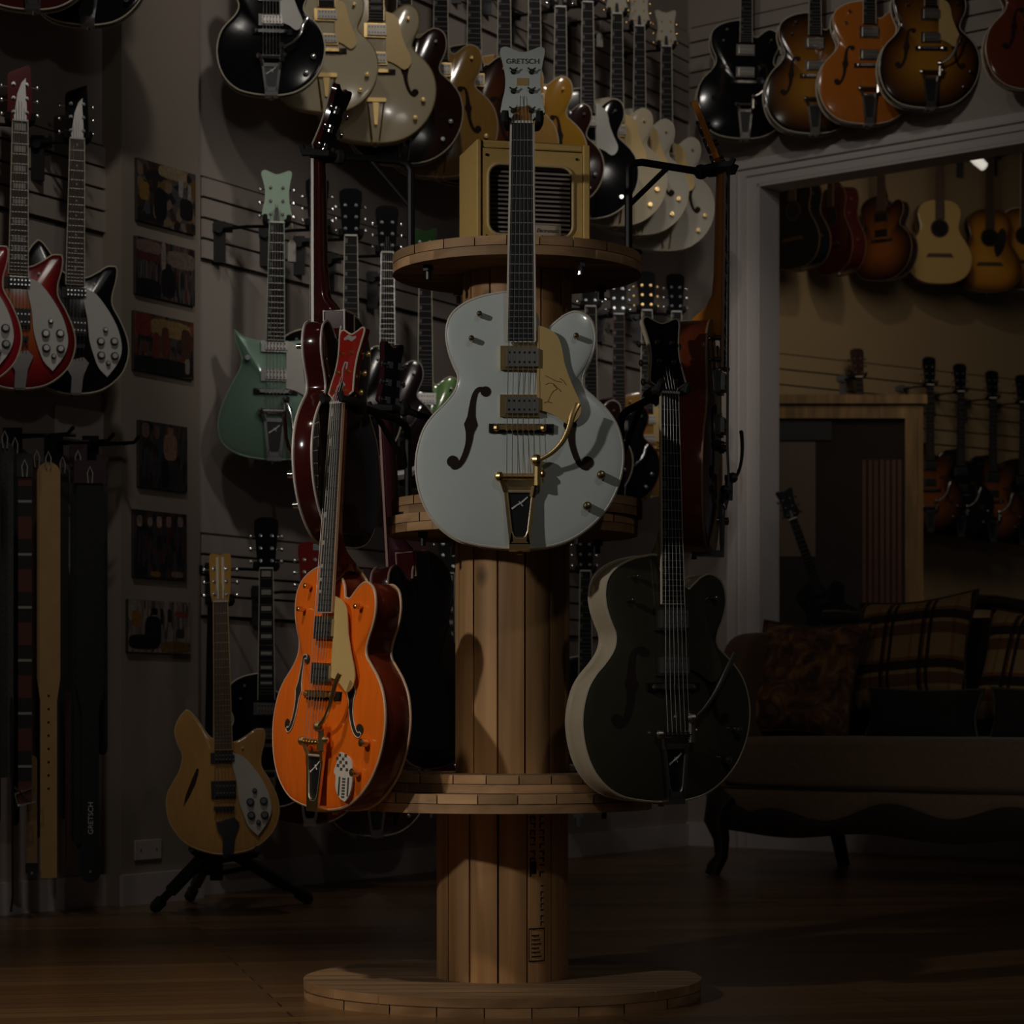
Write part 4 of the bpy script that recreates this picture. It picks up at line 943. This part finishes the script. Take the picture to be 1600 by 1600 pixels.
for i, (lb, (x0, y0, x1, y1), cols, sc_, rects) in enumerate(PH):
    off = .0805; a = hitL(x0, (y0 + y1) / 2, off); s0, s1 = sL(x0, off), sL(x1, off)
    pp = (hitL((x0 + x1) / 2, y1 - 4, off)); zt = hitL((x0 + x1) / 2, y0 + 14, off).z; H = zt - pp.z
    org = LP(s0, off, pp.z); w = s1 - s0
    t = empty('wall_photo', lb, 'photo', org, (0, 0, math.atan2(dL.y, dL.x)), 'photos pinned down the pilaster')
    m = MB(); m.box(0, w, -.012, 0, 0, H); MATS_P.append(pic_mat('photo print %d' % i, [tuple(v * 1.7 for v in c) for c in cols], sc_)); m.build('canvas', mat('canvas edge', (.05, .04, .035), .7), t, flat=True)
    m = MB(); ms = []
    m.add([(0, -.0121, 0), (w, -.0121, 0), (w, -.0121, H), (0, -.0121, H)], [(0, 1, 2, 3)], 0); ms.append(MATS_P[-1])
    for k, ((u0, v0), (u1, v1), c) in enumerate(rects, 1):
        c = tuple(v * 1.7 if max(c) > .02 else v for v in c); n_ = 14; cx, cz, rx, rz = (u0 + u1) / 2 * w, (v0 + v1) / 2 * H, (u1 - u0) / 2 * w, (v1 - v0) / 2 * H
        P = []
        for j in range(n_):
            a_ = 2 * math.pi * j / n_; q = lambda v: math.copysign(abs(v) ** .55, v)
            P.append((cx + rx * q(math.cos(a_)), cz + rz * q(math.sin(a_))))
        m.add([(x, -.0123 - .00008 * k, z) for x, z in P], [tuple(range(n_))], k); ms.append(mat('print tone %.3f %.3f %.3f' % c, c, .5, var=.7, scale=110))
    m.build('printed_figures', ms, t, flat=True)
# wall outlet
off = .0805; s0, s1 = sL(209, off), sL(250, off); z0, z1 = hitL(230, 1343, off).z, hitL(230, 1312, off).z
t = empty('outlet_plate', 'white two gang blank outlet plate low on the pilaster', 'outlet', LP(s0, off, z0), (0, 0, math.atan2(dL.y, dL.x)))
m = MB(); m.box(0, s1 - s0, -.007, 0, 0, z1 - z0); m.build('plate', mat('pale plate', (.62, .55, .52), .45), t, bevel=.002)
for q in (.2, .8):
    m = MB(); m.cyl(((s1 - s0) * q, -.0068, (z1 - z0) / 2), ((s1 - s0) * q, -.0085, (z1 - z0) / 2), .004, n=8); m.build('screw', NICKEL, t)
# pale card on wall behind straps
p = hitL(86, 682, .004)
m = MB(); s0, s1 = sL(86, .004) , sL(182, .004); wallbox(m, lambda s, o, z: LP(s, o, z) - p, s0, s1, .001, .006, p.z, p.z + .1)
o = m.build('header_card', mat('pale card', (.9, .82, .8), .7), flat=True); o.location = p; tag(o, 'pale blank header card on the wall above the straps', 'card')

# ------------------------------------------------------------------ straps
def pat_mat(name, a, b, pitch):
    if name in MATS: return MATS[name]
    m, nt, bb = nt_new(name); N = nt.nodes; L = nt.links
    tc = N.new('ShaderNodeTexCoord'); sp = N.new('ShaderNodeSeparateXYZ'); L.new(tc.outputs['Object'], sp.inputs[0])
    mm = N.new('ShaderNodeMath'); mm.operation = 'DIVIDE'; mm.inputs[1].default_value = pitch; L.new(sp.outputs['Z'], mm.inputs[0])
    fr = N.new('ShaderNodeMath'); fr.operation = 'FRACT'; L.new(mm.outputs[0], fr.inputs[0])
    r = N.new('ShaderNodeValToRGB'); r.color_ramp.interpolation = 'CONSTANT'; e = r.color_ramp.elements
    e[0].color = (*a, 1); e[1].position = .42; e[1].color = (*b, 1); q = e.new(.68); q.color = (.3, .28, .25, 1); q = e.new(.73); q.color = (*b, 1)
    L.new(fr.outputs[0], r.inputs['Fac']); L.new(r.outputs['Color'], bb.inputs['Base Color']); bb.inputs['Roughness'].default_value = .8
    MATS[name] = m; return m
LEA = mat('tan leather', (.42, .25, .09), .6, var=.18, scale=20, bump=.2)
BLEA = mat('black leather', (.01, .01, .011), .55, var=.4, scale=40, bump=.2)
WEB = mat('black webbing', (.014, .015, .015), .85, var=.4, scale=120, bump=.4)
GREY = mat('grey tweed webbing', (.05, .052, .045), .9, var=.6, scale=160, bump=.4)
DRED = mat('dark red webbing', (.045, .012, .01), .8, var=.3, scale=50)
PAT = pat_mat('banded webbing', (.1, .03, .022), (.015, .013, .013), .158)
GS = 'guitar straps hanging on the rack at the lower left'
def strap(px, w, yt, yb, off, mt, label, tip='round', card=None, hook=True, endm=None, w2=None, taper=None):
    p = hitL(px, yb, off); Yd = p.y; k = Yd / FPX; H = (yb - yt) * k; hw = w * k / 2; h2 = (w2 or w) * k / 2
    t = empty('guitar_strap', label, 'strap', p, (0, 0, R(8)), GS)
    P = []; zr = h2 * 1.5 if tip == 'round' else .002
    for i in range(9):
        a = math.pi + math.pi * i / 8; P.append((h2 * math.cos(a), zr + zr * math.sin(a)))
    zmid = H * .45
    P += [(h2, zmid - .03), (hw, zmid + .04)] 
    for i in range(9):
        a = math.pi * i / 8; P.append((hw * math.cos(a), H - hw + hw * math.sin(a)))
    P += [(-hw, zmid + .04), (-h2, zmid - .03)]
    m = MB(); m.prism(P, -.002, .002); sb = m.build('strap_band', mt, t, angle=30)
    if endm:
        m = MB(); m.prism([(x * 1.25, z) for x, z in P[:9]] + [(h2 * 1.25, H * .09), (-h2 * 1.25, H * .09)], -.0045, -.002)
        e = m.build('leather_end', endm, t, angle=30)
        m = MB(); m.cyl((0, -.0045, zr * .9), (0, -.0062, zr * .9), .004, n=8); m.build('rivet', CHROME, e)
    if card:
        m = MB(); m.box(-hw * 1.15, hw * 1.15, -.008, -.004, H - .02, H + .05); m.build('hang_card', card, t, flat=True)
    if hook:
        m = MB(); m.tube([(-.006, -.006, H - .02), (-.008, -.016, H + .01), (0, -.02, H + .03), (.008, -.016, H + .01), (.006, -.006, H - .02)], .0022, 6); m.build('hook', mat('pale hook', (.5, .48, .46), .4), t)
    return t, H, sb
strap(8, 26, 690, 1215, .18, GREY, 'grey tweed strap at the left edge of the strap rack', 'square')
strap(-14, 30, 690, 1300, .2, BLEA, 'black leather strap cut by the left edge')
strap(24, 12, 700, 1290, .1, WEB, 'narrow black strap hung behind the grey tweed one')
t, H, sb = strap(39, 21, 735, 1256, .22, PAT, 'banded red and black strap with white marks and chrome buckle', 'square', card=BLEA)
m = MB(); m.tube([(-.028, -.006, .03), (.028, -.006, .05), (.03, -.006, .008), (-.02, -.006, -.005)], .004, 6, True); m.tube([(-.03, -.008, .05), (.02, -.01, .005)], .003, 6); m.build('buckle', CHROME, t)
strap(58, 16, 720, 1310, .12, DRED, 'dark red strap hung behind the tan leather one')
t, H, sb = strap(76, 36, 722, 1372, .22, LEA, 'wide tan leather strap with adjustment holes', 'square', w2=26)
m = MB()
for i in range(8): m.cyl((-.0, -.0026, .27 + i * .04), (-.0, -.0019, .27 + i * .04), .004, n=8)
m.build('holes', HOLE, sb)
strap(50, 16, 1180, 1365, .2, mat('tan tail', (.24, .14, .06), .6), 'tan strap tail with dark leather tab hanging low', 'square', hook=False, endm=BLEA)
strap(98, 18, 730, 1280, .14, BLEA, 'black leather strap right of the tan one')
strap(106, 9, 1080, 1355, .2, DRED, 'narrow dark strap tail hanging low right of the tan one', hook=False)
strap(122, 24, 720, 1320, .2, WEB, 'black webbing strap with faint printed line', card=mat('dark red card', (.03, .008, .01), .6))
t, H, sb = strap(141, 44, 745, 1380, .24, WEB, 'wide black strap with white vertical lettering and round leather end', card=mat('dark red card', 0), endm=BLEA, w2=27)
text('GRETSCH', .022, mat('white print', (.6, .58, .55), .6), sb, (.002, -.0026, .2), (R(90), R(-90), 0), sx=1.05)
strap(128, 30, 742, 1330, .17, BLEA, 'black leather strap behind the lettered one', w2=20)
strap(160, 16, 735, 1180, .16, BLEA, 'short black leather strap nearest the pilaster', card=mat('dark red card', 0))
m = MB(); P = [at(18, 1090, 7.6), at(19, 1250, 7.6), at(20, 1400, 7.6), at(17, 1425, 7.6)]
P = [p - P[3] for p in P]; m.tube(P, .0035, 6); o = m.build('hanging_cord', BLACK); o.location = at(17, 1425, 7.6); tag(o, 'thin black cord hanging in front of the grey tweed strap', 'cord')
for i, (px, py, ln) in enumerate(((20, 684, .24), (84, 694, .24), (140, 696, .2))):
    b0 = hitL(px, py, .02)
    t = empty('display_hook', ['long black display arm at the left of the strap rack', 'long black display arm in the middle of the strap rack', 'long black display arm nearest the pilaster'][i], 'hook', b0, group='arms of the strap rack')
    m = MB(); m.box(-.03, .03, -.01, .0, -.05, .03); m.build('arm_bracket', BLACK, t)
    m = MB(); e = nL * ln; m.tube([(0, 0, 0), e * .9, e + Vector((0, 0, .02))], .006, 6); m.build('arm', HK, t)
    m = MB(); q = Vector((.09, .0, .0)); m.tube([e * .6 - q, e * .6 + q * (.3 if i == 2 else .9)], .006, 6); m.build('cross_bar', HK, t)
# price tags
for i, (px, py, lb) in enumerate(((456, 392, 'white price tag hanging beside the sea green guitar neck'), (937, 62, 'white price tag high on the left wall near the pale headstocks'), (850, 20, 'white price tag at the top edge right of the white headstock'), (948, 512, 'white price tag right of the pearl white guitar horn'), (610, 448, 'white price tag under the top spool flange'))):
    p = hitL(px, py, .14); h = .075 if i == 0 else .06
    t = empty('price_tag', lb, 'tag', p, (0, 0, R(15)), 'white paper price tags on the left wall')
    m = MB(); m.prism([(-.014, -h / 2), (.014, -h / 2), (.014, h / 2 - .012), (.006, h / 2), (-.006, h / 2), (-.014, h / 2 - .012)], -.001, .001); m.build('card', mat('tag paper', (.6, .55, .5), .7), t, flat=True)
    m = MB(); m.tube([(0, 0, h / 2 - .006), (.004, -.004, h / 2 + .03), (0, 0, h / 2 + .06)], .0012, 5); m.build('string_loop', IVORY, t)

# ------------------------------------------------------------------ sofa
SW = R(-41.); sx, sy = Vector((math.cos(SW), math.sin(SW), 0)), Vector((-math.sin(SW), math.cos(SW), 0))
S0 = Vector((.80, 9.83, 0)) - sx * .03 - sy * .03
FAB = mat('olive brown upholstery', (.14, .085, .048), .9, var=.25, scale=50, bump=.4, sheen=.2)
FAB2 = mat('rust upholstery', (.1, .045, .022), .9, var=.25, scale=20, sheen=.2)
DW = mat('carved dark wood', (.016, .01, .008), .35, coat=.2, var=.4, scale=14, bump=.4)
sofa = empty('sofa', 'dark wood framed sofa with olive brown quilted seat in front of the opening', 'sofa', S0, (0, 0, SW))
SLn, SDp = 2.1, .86
def superbox(m, c, h, e=.22, n=20, mi=0, bulge=None, T=None):
    V = []; F = []; q = lambda v, p: math.copysign(abs(v) ** p, v)
    N1, N2 = n, n * 2
    for i in range(N1 + 1):
        t = -math.pi / 2 + math.pi * i / N1
        for j in range(N2):
            a = 2 * math.pi * j / N2
            p = (c[0] + h[0] * q(math.cos(t), e) * q(math.cos(a), e), c[1] + h[1] * q(math.cos(t), e) * q(math.sin(a), e), c[2] + h[2] * q(math.sin(t), e))
            V.append(T(p) if T else p)
    for i in range(N1):
        for j in range(N2): F.append((i * N2 + j, i * N2 + (j + 1) % N2, (i + 1) * N2 + (j + 1) % N2, (i + 1) * N2 + j))
    m.add(V, F, mi)
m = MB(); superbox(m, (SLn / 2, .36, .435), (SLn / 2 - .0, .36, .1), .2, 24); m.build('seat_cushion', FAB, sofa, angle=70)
m = MB(); m.tube([(.0 + .02, .03, .338), (SLn - .02, .03, .338)], .008, 6); m.build('seat_piping', mat('dark piping', (.04, .025, .018), .8), sofa)
m = MB(); N_ = 60; V = []
for i in range(N_ + 1):
    x = SLn * i / N_; e = .245 - .028 * math.cos(i / N_ * math.pi * 8) - .02 * math.cos(i / N_ * math.pi * 2)
    if i < 5: e = .335 - .09 * (i / 5) ** .6
    V += [(x, .028, .338), (x, .016, (.338 + e) / 2), (x, .03, e)]
m.add(V, [(3 * i + k, 3 * i + 3 + k, 3 * i + 4 + k, 3 * i + 1 + k) for i in range(N_) for k in (0, 1)]); m.box(0, SLn, .04, .8, .25, .34)
m.build('apron', FAB, sofa, angle=60)
m = MB(); V = []
for i in range(N_ + 1):
    x = SLn * i / N_; e = .25 - .028 * math.cos(i / N_ * math.pi * 8) - .02 * math.cos(i / N_ * math.pi * 2); b2 = .165 + .012 * math.cos(i / N_ * math.pi * 6)
    if i < 5: e = .33 - .08 * (i / 5) ** .6
    V += [(x, .02, e), (x, .005, (e + b2) / 2), (x, .02, b2), (x, .06, b2), (x, .06, e)]
F = [(5 * i + k, 5 * i + 5 + k, 5 * i + 5 + (k + 1) % 5, 5 * i + (k + 1) % 5) for i in range(N_) for k in range(5)]
m.add(V, F); m.box(0, .05, .06, .8, .19, .26); m.build('carved_rail', DW, sofa, angle=60)
for (x, y, front) in ((.03, .03, 1), (SLn - .05, .03, 1), (.04, .82, 0), (SLn - .05, .82, 0)):
    m = MB()
    if front: m.tube([(x + .03, y + .02, .31), (x - .0, y - .0, .27), (x - .012, y - .015, .21), (x + .005, y, .14), (x + .0, y + .005, .07), (x - .02, y - .01, .03), (x - .03, y - .015, .0)], [.06, .06, .046, .032, .026, .03, .028], 10)
    else: m.tube([(x, y, .3), (x, y, .12), (x + .01, y + .03, .0)], [.035, .03, .025], 8)
    m.build('leg', DW, sofa, angle=60)
# arms and back
m = MB(); superbox(m, (-.01, .44, .58), (.07, .40, .36), .3, 20, T=lambda p: (p[0] + .16 * max(0, p[2] - .55) * 0 - .02 * p[1], p[1] + .25 * max(0, p[2] - .4), p[2])); m.build('arm', FAB2, sofa, angle=70)
m = MB(); superbox(m, (SLn - .06, .44, .58), (.085, .40, .3), .3, 20); m.build('arm', FAB2, sofa, angle=70)
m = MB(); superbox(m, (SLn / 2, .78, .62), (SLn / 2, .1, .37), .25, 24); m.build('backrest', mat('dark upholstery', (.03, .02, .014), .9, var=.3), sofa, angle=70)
m = MB(); P = [(SLn * i / 40, .78, .985 + .05 * math.sin(i / 40 * math.pi) + .025 * math.cos(i / 40 * math.pi * 6)) for i in range(41)]
m.tube(P, .03, 8); m.build('crest_rail', DW, sofa, angle=60)
def sofa_at(px, ly):
    P0 = S0 + sy * ly; p = hit(px, HY, P0, sy); return (p - S0).dot(sx)
def plaid():
    m, nt, b = nt_new('plaid weave'); N = nt.nodes; L = nt.links
    tc = N.new('ShaderNodeTexCoord'); sp = N.new('ShaderNodeSeparateXYZ'); L.new(tc.outputs['Object'], sp.inputs[0])
    def bands(out, pitch, st):
        a = N.new('ShaderNodeMath'); a.operation = 'MULTIPLY_ADD'; a.inputs[1].default_value = 1 / pitch; a.inputs[2].default_value = 10.1; L.new(out, a.inputs[0])
        f = N.new('ShaderNodeMath'); f.operation = 'FRACT'; L.new(a.outputs[0], f.inputs[0])
        r = N.new('ShaderNodeValToRGB'); r.color_ramp.interpolation = 'CONSTANT'; e = r.color_ramp.elements
        e[0].color = (*st[0][1], 1); e[1].position = st[1][0]; e[1].color = (*st[1][1], 1)
        for p, c in st[2:]: q = e.new(p); q.color = (*c, 1)
        L.new(f.outputs[0], r.inputs['Fac']); return r.outputs['Color']
    W1, K, Rd, O1 = (1, .95, .85), (.07, .06, .06), (.5, .18, .12), (.9, .62, .3)
    c1 = bands(sp.outputs['X'], .17, [(0, W1), (.28, O1), (.36, W1), (.55, K), (.63, Rd), (.68, W1), (.74, K), (.83, W1)])
    c2 = bands(sp.outputs['Z'], .2, [(0, W1), (.3, (.45, .3, .25)), (.52, W1), (.6, K), (.78, (.6, .4, .3)), (.85, W1)])
    mx = N.new('ShaderNodeMix'); mx.data_type = 'RGBA'; mx.blend_type = 'MULTIPLY'; mx.inputs['Factor'].default_value = 1.
    L.new(c1, mx.inputs['A']); L.new(c2, mx.inputs['B'])
    m2 = N.new('ShaderNodeMix'); m2.data_type = 'RGBA'; m2.blend_type = 'MULTIPLY'; m2.inputs['Factor'].default_value = 1.; m2.inputs['B'].default_value = (.3, .21, .11, 1)
    L.new(mx.outputs['Result'], m2.inputs['A']); L.new(m2.outputs['Result'], b.inputs['Base Color']); b.inputs['Roughness'].default_value = .9
    return m
def floral():
    m, nt, b = nt_new('floral tapestry'); N = nt.nodes; L = nt.links
    tc = N.new('ShaderNodeTexCoord'); no = N.new('ShaderNodeTexNoise'); no.inputs['Scale'].default_value = 13; no.inputs['Detail'].default_value = 5; no.inputs['Distortion'].default_value = 1.5
    L.new(tc.outputs['Object'], no.inputs['Vector'])
    r = N.new('ShaderNodeValToRGB'); e = r.color_ramp.elements; e[0].position = .38; e[0].color = (.04, .017, .01, 1); e[1].position = .68; e[1].color = (.26, .14, .045, 1)
    q = e.new(.52); q.color = (.13, .05, .022, 1)
    L.new(no.outputs['Fac'], r.inputs['Fac']); L.new(r.outputs['Color'], b.inputs['Base Color']); b.inputs['Roughness'].default_value = .9
    return m
def pillow(label, pxc, pyc, ly, w, h, th, mt, tilt=0, lean=-18, piping=None, yaw=0):
    lx = sofa_at(pxc, ly); P = S0 + sx * lx + sy * ly; k = FPX / P.y; P.z = CH - (pyc - HY) / k
    t = empty('pillow', label, 'pillow', P, (R(lean), R(tilt), SW + R(yaw)), 'throw pillows on the sofa')
    n = 18; V = []; F = []
    for sgn in (-1, 1):
        for i in range(n + 1):
            for j in range(n + 1):
                u = -1 + 2 * i / n; v = -1 + 2 * j / n
                ex = 1 + .07 * (abs(u * v)) ** 1.5 - .05 * (1 - v * v) * (u * u) ; ez = 1 + .07 * abs(u * v) ** 1.5 - .05 * (1 - u * u) * (v * v)
                d = th * ((1 - u ** 4) * (1 - v ** 4)) ** .55
                V.append((u * w / 2 * ex, sgn * d / 2, v * h / 2 * ez))
    N2 = (n + 1) ** 2
    for q in (0, 1):
        for i in range(n):
            for j in range(n):
                a = q * N2 + i * (n + 1) + j; F.append((a, a + 1, a + n + 2, a + n + 1))
    m = MB(); m.add(V, F); m.build('cover', mt, t, angle=80)
    B_ = [i * (n + 1) for i in range(n + 1)] + [n * (n + 1) + j for j in range(1, n + 1)] + [i * (n + 1) + n for i in range(n - 1, -1, -1)] + [j for j in range(n - 1, 0, -1)]
    m = MB(); m.tube([V[i] for i in B_], .006, 6, True); m.build('piping', piping or mat('brown piping', (.05, .03, .02), .8), t)
    return t
PL = plaid()
pillow('square brown and orange floral pillow at the left end of the sofa', 1258, 1060, .33, .47, .44, .15, floral(), 2)
pillow('plaid brown and black pillow behind the black bolster', 1425, 1018, .52, .50, .42, .15, PL, -4)
pillow('plaid pillow cut by the right edge of the photo', 1618, 1042, .52, .44, .42, .15, PL, 3)
BB = mat('black suede', (.012, .008, .007), .9, var=.3)
pillow('black oblong bolster pillow in front of the plaid pillow', 1442, 1118, .30, .47, .19, .15, BB, 1, -8, mat('grey piping', (.06, .055, .05), .7))
pillow('black oblong bolster pillow at the right edge', 1640, 1122, .28, .46, .2, .15, BB, 1, -8, mat('grey piping', 0))
# small spot lamp in the back room
p = at(1526, 253, 14.6)
t = empty('spot_lamp', 'small white spot lamp glowing in the upper right of the opening', 'lamp', p)
em, nt, b = nt_new('lamp glow'); b.inputs['Emission Color'].default_value = (1, .95, .85, 1); b.inputs['Emission Strength'].default_value = .42; b.inputs['Base Color'].default_value = (.8, .8, .8, 1)
m = MB(); m.tube([(-.05, -.03, .045), (-.043, -.03, .039), (.0, -.03, .0), (.04, -.03, -.036), (.047, -.03, -.042)], [.012, .026, .03, .026, .012], 10); m.build('bulb', em, t)
m = MB(); m.tube([(-.06, .02, .3), (-.05, .0, .08), (-.03, -.01, .035)], .012, 8); m.tube([(-.055, .0, .05), (-.03, .005, .025)], [.02, .02], 10); m.tube([(-.06, .02, .3), (-.06, .02, ZT - p.z)], .008, 6); m.build('housing', HK, t)

# ------------------------------------------------------------------ light, camera
K = 1.0
def spot(name, loc, tgt, W, size=60, blend=.6, r=.05, col=(1, .93, .84)):
    l = bpy.data.lights.new(name, 'SPOT'); l.energy = W * K; l.spot_size = R(size); l.spot_blend = blend; l.shadow_soft_size = r; l.color = col
    o = bpy.data.objects.new(name, l); C.objects.link(o); o.location = loc
    o.rotation_euler = (Vector(tgt) - Vector(loc)).to_track_quat('-Z', 'Y').to_euler(); return o
def area(name, loc, tgt, W, sx_, sy_, col=(1, .95, .9)):
    l = bpy.data.lights.new(name, 'AREA'); l.shape = 'RECTANGLE'; l.size = sx_; l.size_y = sy_; l.energy = W * K; l.color = col
    o = bpy.data.objects.new(name, l); C.objects.link(o); o.location = loc
    o.rotation_euler = (Vector(tgt) - Vector(loc)).to_track_quat('-Z', 'Y').to_euler(); return o
spot('key spot', (-2.6, 3.0, 2.35), (.0, 5.45, 1.05), 98, 37, .8, .06, (1, .96, .9))
spot('left wall spot', (-.9, 5.9, 4.1), (-1.5, 8.3, 1.4), 34, 80, .9, .08)
spot('corner spot', (.6, 8.6, 4.15), (.55, 11.8, 2.9), 22, 75, .9, .08)
spot('upper wall spot', (-.1, 7.2, 4.1), (-.6, 9.6, 2.6), 22, 70, .9, .08)
spot('right wall spot', (.0, 8.2, 3.9), (1.9, 11.4, 3.2), 20, 60, .9, .05)
spot('casing spot', (-.6, 7.6, 2.6), (1.1, 11.9, 1.9), 20, 22, .8, .05)
spot('middle wall spot', (.25, 6.9, 2.9), (-.75, 9.4, 1.75), 22, 44, 1., .1)
spot('corner low spot', (1.15, 8.4, 3.3), (.62, 11.7, 2.1), 34, 30, 1., .1)
spot('left low spot', (-1.7, 4.4, 3.0), (-1.2, 8.1, .45), 17, 32, 1., .1)
spot('sofa spot', (.6, 6.6, 3.6), (1.45, 9.8, .8), 10, 50, .9, .15)
spot('back room spot', (2.2, 13.2, 4.1), (2.7, 15.9, 2.4), 11, 75, .8, .05, (1, .84, .6))
area('back room glow', (2.2, 12.8, 3.6), (2.2, 15.2, 1.2), 7, 1, 1, (1, .85, .65))
spot('room glow', (1.3, .8, 3.7), (.0, 7.5, 1.), 34, 75, 1., .12)
spot('floor spot', (-1.5, 3.6, 4.1), (-.8, 5.5, 0), 230, 28, 1., .1, (1, .86, .66))
wd = bpy.data.worlds.new('World'); bpy.context.scene.world = wd; wd.use_nodes = True
wd.node_tree.nodes['Background'].inputs['Color'].default_value = (.9, .95, 1, 1); wd.node_tree.nodes['Background'].inputs['Strength'].default_value = .011
cam = bpy.data.cameras.new('camera'); cam.sensor_width = 36; cam.lens = FPX / 1600 * 36; cam.shift_y = (HY - 800) / 1600; cam.clip_end = 60
cam.dof.use_dof = True; cam.dof.focus_distance = 5.3; cam.dof.aperture_fstop = 11
co = bpy.data.objects.new('camera', cam); C.objects.link(co); co.location = (0, 0, CH); co.rotation_euler = (R(90), 0, 0)
sc_ = bpy.context.scene; sc_.camera = co
sc_.view_settings.view_transform = 'Standard'; sc_.view_settings.look = 'None'
sc_.cycles.use_denoising = True
